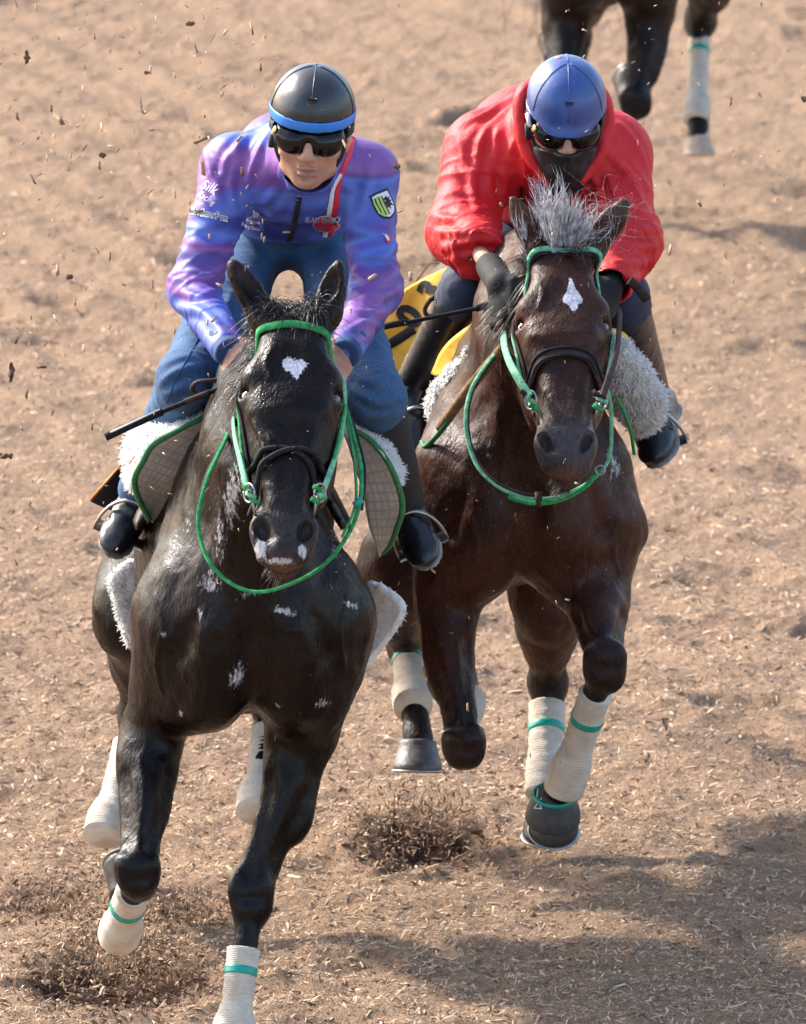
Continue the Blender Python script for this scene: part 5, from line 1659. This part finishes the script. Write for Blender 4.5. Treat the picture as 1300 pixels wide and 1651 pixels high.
fleece_patch([[(556, 688, -.84), (594, 708, -.86), (623, 742, -.88), (641, 785, -.87)],
              [(552, 660, -.78), (590, 680, -.78), (622, 718, -.78), (646, 762, -.78)]], 36, 10, s1, 3600, .010, 32)
fleece_patch([[(226, 902, -.10), (226, 965, -.10), (218, 1040, -.10)], [(206, 908, -.12), (178, 934, -.12), (190, 985, -.12), (208, 1038, -.12)]], 30, 10, s1, 2200, .009, 33, "fleece_flap")
fleece_patch([[(598, 938, -.30), (590, 1010, -.30), (566, 1092, -.30)], [(612, 944, -.34), (651, 980, -.36), (622, 1035, -.34), (574, 1090, -.32)]], 30, 12, s1, 900, .006, 34, "fleece_flap", pick=lambda c, n: 1.0 * (n[:, 1] < 9))
patch_obj("race_cloth", [[(222, 735, .05), (222, 790, .05), (212, 838, .05)], [(200, 745, -.02), (172, 778, -.02), (145, 808, -.02)]], 16, .004, M_blackcloth, s1, 8, .004)
obj("orange_edge", sweep([P(201, 743, -.03), P(172, 776, -.03), P(146, 805, -.03)], .0022, 6), M_orange, s1)
st_a = stirrup(sa(.085, 0, -.088), *fr1, s1); st_b = stirrup(sb(.085, 0, -.088), *fr2, s1)
f = Field(); f.tube(H1.T(0, .55, 1.40), H1.T(0, 1.05, 1.36), (.10, .05), (.13, .05), k=.03)
for g in (-1, 1): f.tube(H1.T(g * .10, .62, 1.38), H1.T(g * .22, .60, 1.15), (.02, .09), (.015, .08), k=.03)
V, F = f.mesh(.018); link("saddle_seat", mesh_np("saddle_seat", V, F), M_saddle, s1)
free_strap("saddle_strap", [(384, 640, -1.02), (366, 690, -.98), (352, 722, -.95)], .020, M_black, s1, .003, 20)
free_strap("saddle_strap", [(352, 722, -.95), (372, 735, -.98), (384, 712, -1.0)], .006, M_black, s1, .003, 14)
free_strap("strap_loop", [(378, 612, -.98), (345, 613, -1.0), (318, 616, -1.0), (310, 628, -1.0), (325, 638, -1.0), (355, 632, -1.0), (380, 626, -.98)], .010, M_brown, s1, .003, 40, (.2, -.5, .85))

# whip
w1 = empty("whip", P(380, 625, -1.02), "black whip with a flat tip held by the rider in purple", "whip")
cord("whip_shaft", [(392, 612, -1.02), (340, 632, -1.04), (260, 664, -1.06)], .0055, M_black, w1, 24)
obj("whip_flap", sweep(smooth_path([P(262, 663, -1.06), P(215, 684, -1.07), P(170, 705, -1.08)], 20), np.tile([.0085, .006], (20, 1)), 10), M_black, w1)
obj("whip_binding", sweep([P(340, 632, -1.041), P(325, 638, -1.043), P(298, 648, -1.05)], .0068, 10), M_brown, w1)
obj("white_line", sweep([P(258, 660, -1.068), P(215, 680, -1.079), P(178, 697, -1.087)], .0018, 6), M_white, w1)
# ================================================================ rider in red
p2 = empty("person", P(880, 360, .7), "rider in bright red jacket, blue helmet, black face mask and tall boots", "person")
hd2 = head_frame(913, 178, .28, 33, 1.5, 2, .93)
SH2 = {'L': P(782, 246, .48), 'R': P(984, 250, .50)}
EL2 = {'L': P(745, 372, .36), 'R': P(1010, 392, .34)}
WR2 = {'L': P(806, 450, -.02), 'R': P(985, 462, .14)}
HP2 = {'L': P(835, 372, .92), 'R': P(945, 372, .92)}
KN2 = {'L': P(756, 468, .28), 'R': P(1000, 478, .30)}
AN2 = {'L': P(668, 622, .45), 'R': P(1048, 632, .58)}
PV2 = P(890, 355, .95); CH2 = P(888, 240, .45)
f = Field()
face_prims(f, hd2)
for g in (-1, 1):
    f.ell(hd2.p(g * .077, -.035, -.010), np.array((.009, .031, .018)) * hd2.s, (hd2.R, hd2.U, hd2.F), k=.006)
f.tube(hd2.p(0, -.08, -.02), CH2 + A(0, .0, .03), .052, .06, k=.03)
f.tube(CH2, PV2, (.09, .06), (.08, .06), k=.05)
for k in 'LR':
    f.tube(CH2 + A(0, .02, .02), SH2[k], .05, .045, k=.05)
    f.chain([SH2[k], EL2[k], WR2[k]], [.034, .024, .015], k=.02)
    f.chain([HP2[k], KN2[k], AN2[k]], [.055, .045, .030], k=.04)
V, F = f.mesh(.0048); V = relax(V, F, 1, .3)
me = mesh_np("body", V, F); attr(me, "lip", np.zeros(len(V))); attr(me, "beard", np.zeros(len(V)))
link("body", me, M_skin, p2)
for k, tgt, sg in (('L', (.12, -.55, -.83), 1), ('R', (-.35, -.75, -.42), -1)):
    f = Field(); d = unit(WR2[k] - EL2[k])
    f.tube(WR2[k] - d * .10, WR2[k] + A(*unit(A(*tgt))) * .012, .031, .030, k=.01)
    hand(f, WR2[k] + unit(A(*tgt)) * .0, A(*tgt), A(-.75 * sg, -.35, .5), 1.12, sg)
    V, F = f.mesh(.0034)
    link("glove", mesh_np("glove", V, F), M_glove, p2)
arms2 = [(SH2[k], EL2[k], WR2[k]) for k in 'LR']
L2 = [[(850, 140), (832, 200), (822, 260)], [(838, 150), (800, 220), (790, 300)], [(820, 170), (775, 230), (765, 290)], [(800, 240), (815, 290), (812, 330)],
      [(740, 230), (760, 290), (770, 340)], [(700, 350), (740, 352), (790, 335)], [(703, 372), (745, 375), (795, 362)], [(712, 400), (755, 392), (800, 390)], [(725, 420), (765, 408), (805, 410)],
      [(840, 225), (850, 280), (845, 330)], [(870, 270), (860, 320)], [(960, 250), (985, 300), (1005, 350)], [(975, 235), (1015, 280), (1040, 330)], [(955, 280), (970, 330), (1000, 370)],
      [(1000, 360), (1030, 370), (1060, 365)], [(998, 390), (1030, 398), (1058, 395)], [(995, 420), (1020, 425), (1048, 420)], [(992, 445), (1012, 448), (1035, 445)], [(1000, 200), (1030, 240), (1050, 290)],
      [(745, 200), (790, 180), (830, 150)]]
jk2, V, F, js2 = jacket(SH2, EL2, WR2, CH2, P(888, 330, .80), (.145, .11), (.15, .11), (.084, .073, .046),
    (CH2 + A(.0, .0, .04), hd2.p(0, -.12, -.02), .090, .070), .0060, arms2, L2, "jacket", M_red, p2, cuff_cut=.09, amp=.010, seed=12, drop=None, back=(P(878, 205, .62), A(.165, .14, .10)))
on([(700 + 57, 414), (775, 411), (803, 413)], .008, M_maroon, "cuff_tab", jk2, js2, .003, 14)
on([(842, 300), (841, 315), (840, 328)], .007, M_blackcloth, "pocket_zip", jk2, js2, .002, 14)
disc(js2, 948, 290, 8, 5, -10, M_maroon, jk2, "small_badge", 9)
q = smooth_path([hd2.p(-.03, -.175, .035), hd2.p(-.075, -.13, .005), hd2.p(-.100, -.07, -.03), hd2.p(-.103, -.01, -.07), hd2.p(-.07, .0, -.115), hd2.p(0, .0, -.13),
                 hd2.p(.07, -.01, -.115), hd2.p(.100, -.03, -.075), hd2.p(.096, -.08, -.03), hd2.p(.074, -.13, .005), hd2.p(.03, -.175, .035)], 60)
Vh, Fh_ = sweep(q, np.tile([.020, .017], (60, 1)), 20, side=hd2.F)
Vh = Vh + .008 * fbm(Vh, 18, 2, 5)[:, None] * unit(A(.3, -.6, .7))
obj("hood", (Vh, Fh_), M_red, p2)
# trousers and boots
f = Field()
f.tube(HP2['L'], HP2['R'], .10, .10, k=.05)
f.tube(PV2, P(888, 330, .80), (.115, .085), (.110, .08), k=.05)
for k in 'LR':
    f.tube(HP2[k], KN2[k], (.085, .085), (.060, .060), k=.04)
    f.tube(KN2[k], KN2[k] * .7 + AN2[k] * .3, .058, .05, k=.03)
V, F = make_cloth(f, .007, [(HP2[k], KN2[k], AN2[k]) for k in 'LR'], .006, 9, None, .002)
link("riding_trousers", mesh_np("riding_trousers", V, F), M_navy, p2)
feet = {}
for k, tgt, up in (('L', (.16, -.84, -.50), (.25, -.3, .92)), ('R', (-.10, -.90, -.38), (-.42, -.25, .87))):
    f = Field(); a = KN2[k]; b = AN2[k]; d = unit(b - a)
    f.tube(a + d * .035, b, (.060, .060), (.044, .046), k=.01)
    f.half(a + d * .030 + A(0, -.02, 0), -d, .004)
    V, F = make_cloth(f, .0055, [(a, b, b + d * .05)], .0014, 5, None, .0012)
    bt = link("riding_boot", mesh_np("riding_boot", V, F), M_boot, p2)
    obj("boot_edge", sweep(np.array([a + d * .034 + (A(1, 0, 0) * math.cos(t) + np.cross(d, A(1, 0, 0)) * math.sin(t)) * .0605 for t in np.linspace(0, 2 * math.pi, 40)]), .003, 6), M_boot, bt)
    feet[k] = shoe("boot_foot", b + A(0, .0, -.0), A(*tgt), A(*up), p2, .98)

helmet(hd2, p2, M_hblue, None, (0.0, .95, -.95, math.pi), 1)
goggles(hd2, p2, -.004)
f = Field(); face_prims(f, hd2, .0095); f.tube(hd2.p(0, -.08, -.02), hd2.p(0, -.16, .0), .058, .06, k=.03)
f.half(hd2.p(0, -.055, .10), hd2.U * 1 + hd2.F * -.30, .006)
f.half(hd2.p(0, 0, -.05), -hd2.F, .01)
V, F = f.mesh(.004); n = vnormals(V, F); V = V + n * (.0016 * fbm(V, 30, 2, 3))[:, None]
link("face_mask", mesh_np("face_mask", V, F), M_blackcloth, p2)
for g in (-1, 1):
    q = smooth_path([hd2.p(g * .080, .01, .035), hd2.p(g * .081, -.045, .030), hd2.p(g * .070, -.085, .028), hd2.p(g * .036, -.130, .040)], 24)
    obj("chin_strap", ribbon(q, np.array([unit(p_ - hd2.p(0, -.05, 0)) for p_ in q]), .016, .003), M_blackcloth, p2)
obj("strap_buckle", sweep([hd2.p(-.088, -.025, .020), hd2.p(-.086, -.062, .024)], (.009, .009), 8), M_blackcloth, p2)
obj("goggle_elastic", sweep([hd2.p(-.092, .010, .030), hd2.p(-.088, -.012, .055)], (.006, .004), 8), M_white, p2)

# saddle of horse 2
s2 = empty("saddle", H2.T(0, .75, 1.4), "race saddle with fluffy white fleece and yellow number cloth on the dark bay horse", "saddle")
def fleece_roll(pts, rad, cnt, L, seed):
    f = Field(); q = [P(*p) for p in pts]
    f.chain(q, rad, k=.02)
    V, F = f.mesh(.006); n = vnormals(V, F)
    V = V + n * (.006 * fbm(V, 38, 2, seed))[:, None]
    o = link("fleece_pad", mesh_np("fleece_pad", V, F), M_fleece, s2)
    fleece_tufts("fleece_pile", V, F, cnt, L, o, seed, w=.003, droop=.2, curl=.5)
fleece_roll([(820, 540, .10), (785, 575, .14), (750, 612, .20), (728, 636, .26), (712, 658, .32)], [(.030, .03), (.036, .03), (.038, .03), (.036, .03), (.028, .03)], 9000, .013, 41)
fleece_roll([(990, 568, .12), (1010, 605, .18), (1030, 645, .26), (1040, 672, .34)], [(.034, .03), (.046, .035), (.050, .035), (.036, .03)], 8000, .014, 42)
obj("quilted_edge", sweep(smooth_path([P(812, 560, -.12), P(768, 612, -.10), P(732, 660, -.05), P(710, 690, .0)], 40), np.tile([.012, .012], (40, 1)), 10), simple("ochre_quilting", (.20, .115, .045), .9, .3, 60, .003, 120), s2)
obj("green_edge", sweep(smooth_path([P(738, 654, -.06), P(720, 684, -.03), P(700, 708, .02), P(686, 720, .06), P(681, 712, .1)], 40), np.tile([.0065, .005], (40, 1)), 8), M_trim, s2)
obj("green_edge", sweep(smooth_path([P(994, 640, .02), P(1008, 668, .06), P(1018, 700, .12), P(1023, 732, .16)], 30), .004, 8), M_green, s2)
YC = [[(790, 430, .82), (762, 500, .78), (735, 560, .76), (705, 625, .76), (672, 700, .78)],
      [(762, 432, .95), (715, 490, .92), (680, 550, .90), (665, 620, .88), (655, 700, .86)],
      [(722, 432, 1.0), (655, 466, .96), (590, 525, .92), (578, 610, .88), (628, 712, .84)]]
yc, V, F = patch_obj("number_cloth", YC, 44, .005, M_yellow, s2, 26, .012)
ys = Surf(V, np.vstack([F]))
text_on(ys, "3", 708, 478, 50, 58, M_blackcloth, yc, "cloth_number", .003, bold=3.2)
text_on(ys, "0", 676, 520, 56, 58, M_blackcloth, yc, "cloth_number", .003, bold=3.2)
on([(618, 560), (640, 548), (668, 530)], .022, M_blackcloth, "cloth_letter", yc, ys, .002)
on([(668, 585), (690, 560), (700, 530)], .012, simple("grey_print", (.35, .34, .33), .6), "cloth_letter", yc, ys, .002)
patch_obj("yellow_flap", [[(828, 500, .16), (790, 545, .18), (745, 590, .22), (702, 606, .30)], [(808, 490, .20), (752, 528, .22), (716, 560, .26), (697, 602, .32)]], 24, .005, M_yellow, s2, 8, .006)
patch_obj("yellow_flap", [[(985, 530, .16), (1004, 556, .18), (1016, 580, .2)], [(996, 530, .22), (1014, 545, .22), (1020, 575, .24)]], 14, .005, M_yellow, s2, 5, .003)
patch_obj("yellow_flap", [[(1045, 575, .80), (1062, 620, .80), (1076, 655, .80)], [(1056, 585, .84), (1074, 620, .84), (1087, 658, .84)]], 14, .005, M_yellow, s2, 5, .003)
patch_obj("white_girth_cloth", [[(690, 690, .45), (688, 740, .45), (680, 800, .45)], [(650, 695, .48), (656, 740, .48), (668, 802, .48)]], 14, .008, M_fleece, s2, 6, .004)
for k in 'LR':
    p_, fr_ = feet[k]; stirrup(p_(.085, 0, -.088), *fr_, s2)
f = Field(); f.tube(H2.T(0, .55, 1.40), H2.T(0, 1.05, 1.36), (.10, .05), (.13, .05), k=.03)
for g in (-1, 1): f.tube(H2.T(g * .10, .62, 1.38), H2.T(g * .22, .60, 1.15), (.02, .09), (.015, .08), k=.03)
V, F = f.mesh(.018); link("saddle_seat", mesh_np("saddle_seat", V, F), M_saddle, s2)
free_strap("strap_loop", [(712, 474, .32), (694, 484, .3), (685, 500, .3), (692, 510, .3), (706, 500, .32)], .010, M_brown, s2, .003, 30, (-.3, -.9, .2))
free_strap("strap_loop", [(1015, 452, .1), (1030, 465, .1), (1044, 484, .1)], .022, M_brown, s2, .008, 20, (-.2, -.9, .3))
w2 = empty("whip", P(790, 492, .02), "thin dark whip held by the rider in red over the yellow cloth", "whip")
cord("whip_shaft", [(800, 488, .02), (770, 497, .0), (690, 513, -.02), (655, 520, -.03)], .0048, M_black, w2, 30)
obj("whip_flap", sweep([P(657, 519, -.03), P(600, 530, -.04)], np.tile([.008, .006], (2, 1)), 10), M_black, w2)
obj("whip_grip", sweep([P(812, 484, .03), P(768, 497, .0)], .0085, 12), M_black, w2)
# ---------------------------------------------------------------- flying dirt
r = np.random.default_rng(77)
n = 1300
px = r.uniform(-10, 1310, n); py = 1250 * r.beta(1.0, 1.3, n); yy = r.uniform(-2.2, 2.2, n)
px[:600] = r.uniform(-5, 430, 600); py[:600] = 950 * r.beta(1., 1.2, 600)
pos = np.array([P(a, b, c) for a, b, c in zip(px, py, yy)])
# hooves throw more of it up near the feet and behind
for (cx, cy, yc, sx, sy, k) in ((195, 1545, -.25, 75, 38, 1500), (200, 1515, -.2, 40, 22, 900), (685, 1315, 1.1, 62, 30, 1300), (680, 1270, 1.0, 70, 50, 250), (310, 1465, .3, 45, 18, 500), (110, 1450, .3, 60, 22, 600)):
    a = r.normal(cx, sx, k); b = r.normal(cy, sy, k) 
    q = np.array([P(u, v, w) for u, v, w in zip(a, b, r.normal(yc, .12, k))])
    q[:, 2] = np.maximum(q[:, 2], ground_h(q[:, 0], q[:, 1]) + .004); pos = np.vstack([pos, q])
n = len(pos)
L = np.clip(r.lognormal(math.log(.0072), .5, n), .002, .024); W = L * r.uniform(.15, .5, n)
sh = np.where(r.random(n) < .55, r.uniform(.08, .42, n), r.uniform(.55, 1., n))
sh[1300:] = r.uniform(.02, .42, n - 1300)
L[:600] *= 1.35; W[:600] *= 1.2
me = chip_mesh(pos, L, W, r.uniform(0, 6.28, n), r.uniform(0, 6.28, n), r.uniform(0, 6.28, n), sh)
tag(link("flying_wood_chips", me, M_chip), "small wood chips flying through the air round the horses", "flying dirt", kind='stuff')
t = NT("damp_clod"); t.set(color=t.ramp(t.noise(90, 4), [(.3, (.06, .03, .018)), (.7, (.22, .12, .07))]), rough=.9); t.bump(t.noise(160, 4), .002, 1.)
M_clod = t.m
clods = [(640, 268, -.6, .010, "round brown clod flying between the two riders, beside the purple sleeve", (1, .8, .7)),
         (306, 38, .5, .010, "dark flat clod flying at the top left above the purple rider", (1.3, .5, .6)),
         (43, 92, .4, .012, "long ragged dark clod at the far left edge near the top", (.5, .5, 1.9)),
         (112, 446, 0, .009, "small dark clod over the open track left of the purple sleeve", (1.1, .6, .8)),
         (18, 598, -.3, .013, "tall dark splinter clod at the left edge level with the jeans", (.5, .4, 1.9)),
         (6, 735, -.3, .013, "dark clod cut by the left edge of the picture", (1.2, .7, .6)),
         (980, 722, .3, .009, "reddish brown splinter flying right of the hanging boot", (.4, .4, 1.5)),
         (165, 250, .3, .007, "thin pale brown splinter left of the purple shoulder", (1.6, .4, .9)),
         (1297, 160, .3, .008, "small dark clod at the right edge of the picture near the top", (.8, .6, 1.)),
         (237, 117, .4, .006, "tiny three-pointed dark clod in the air left of the black helmet", (1.4, .5, .7))]
for cx, cy, y, rr, lb, asp in clods:
    c = P(cx, cy, y); f = Field(); rr = rr * .8; f.ell(c, np.array(asp) * rr, None, .003)
    for _ in range(4): f.ell(c + r.normal(0, rr * .5, 3) * np.array(asp), rr * r.uniform(.3, .55), None, .003)
    V, F = f.mesh(rr * .22); nn = vnormals(V, F); V = V + nn * (rr * .35 * fbm(V, 1.2 / rr, 2, 3))[:, None]
    o = link("dirt_clod", mesh_np("dirt_clod", V - c, F), M_clod); o.location = c
    tag(o, lb, "clod", "dirt clods in the air")
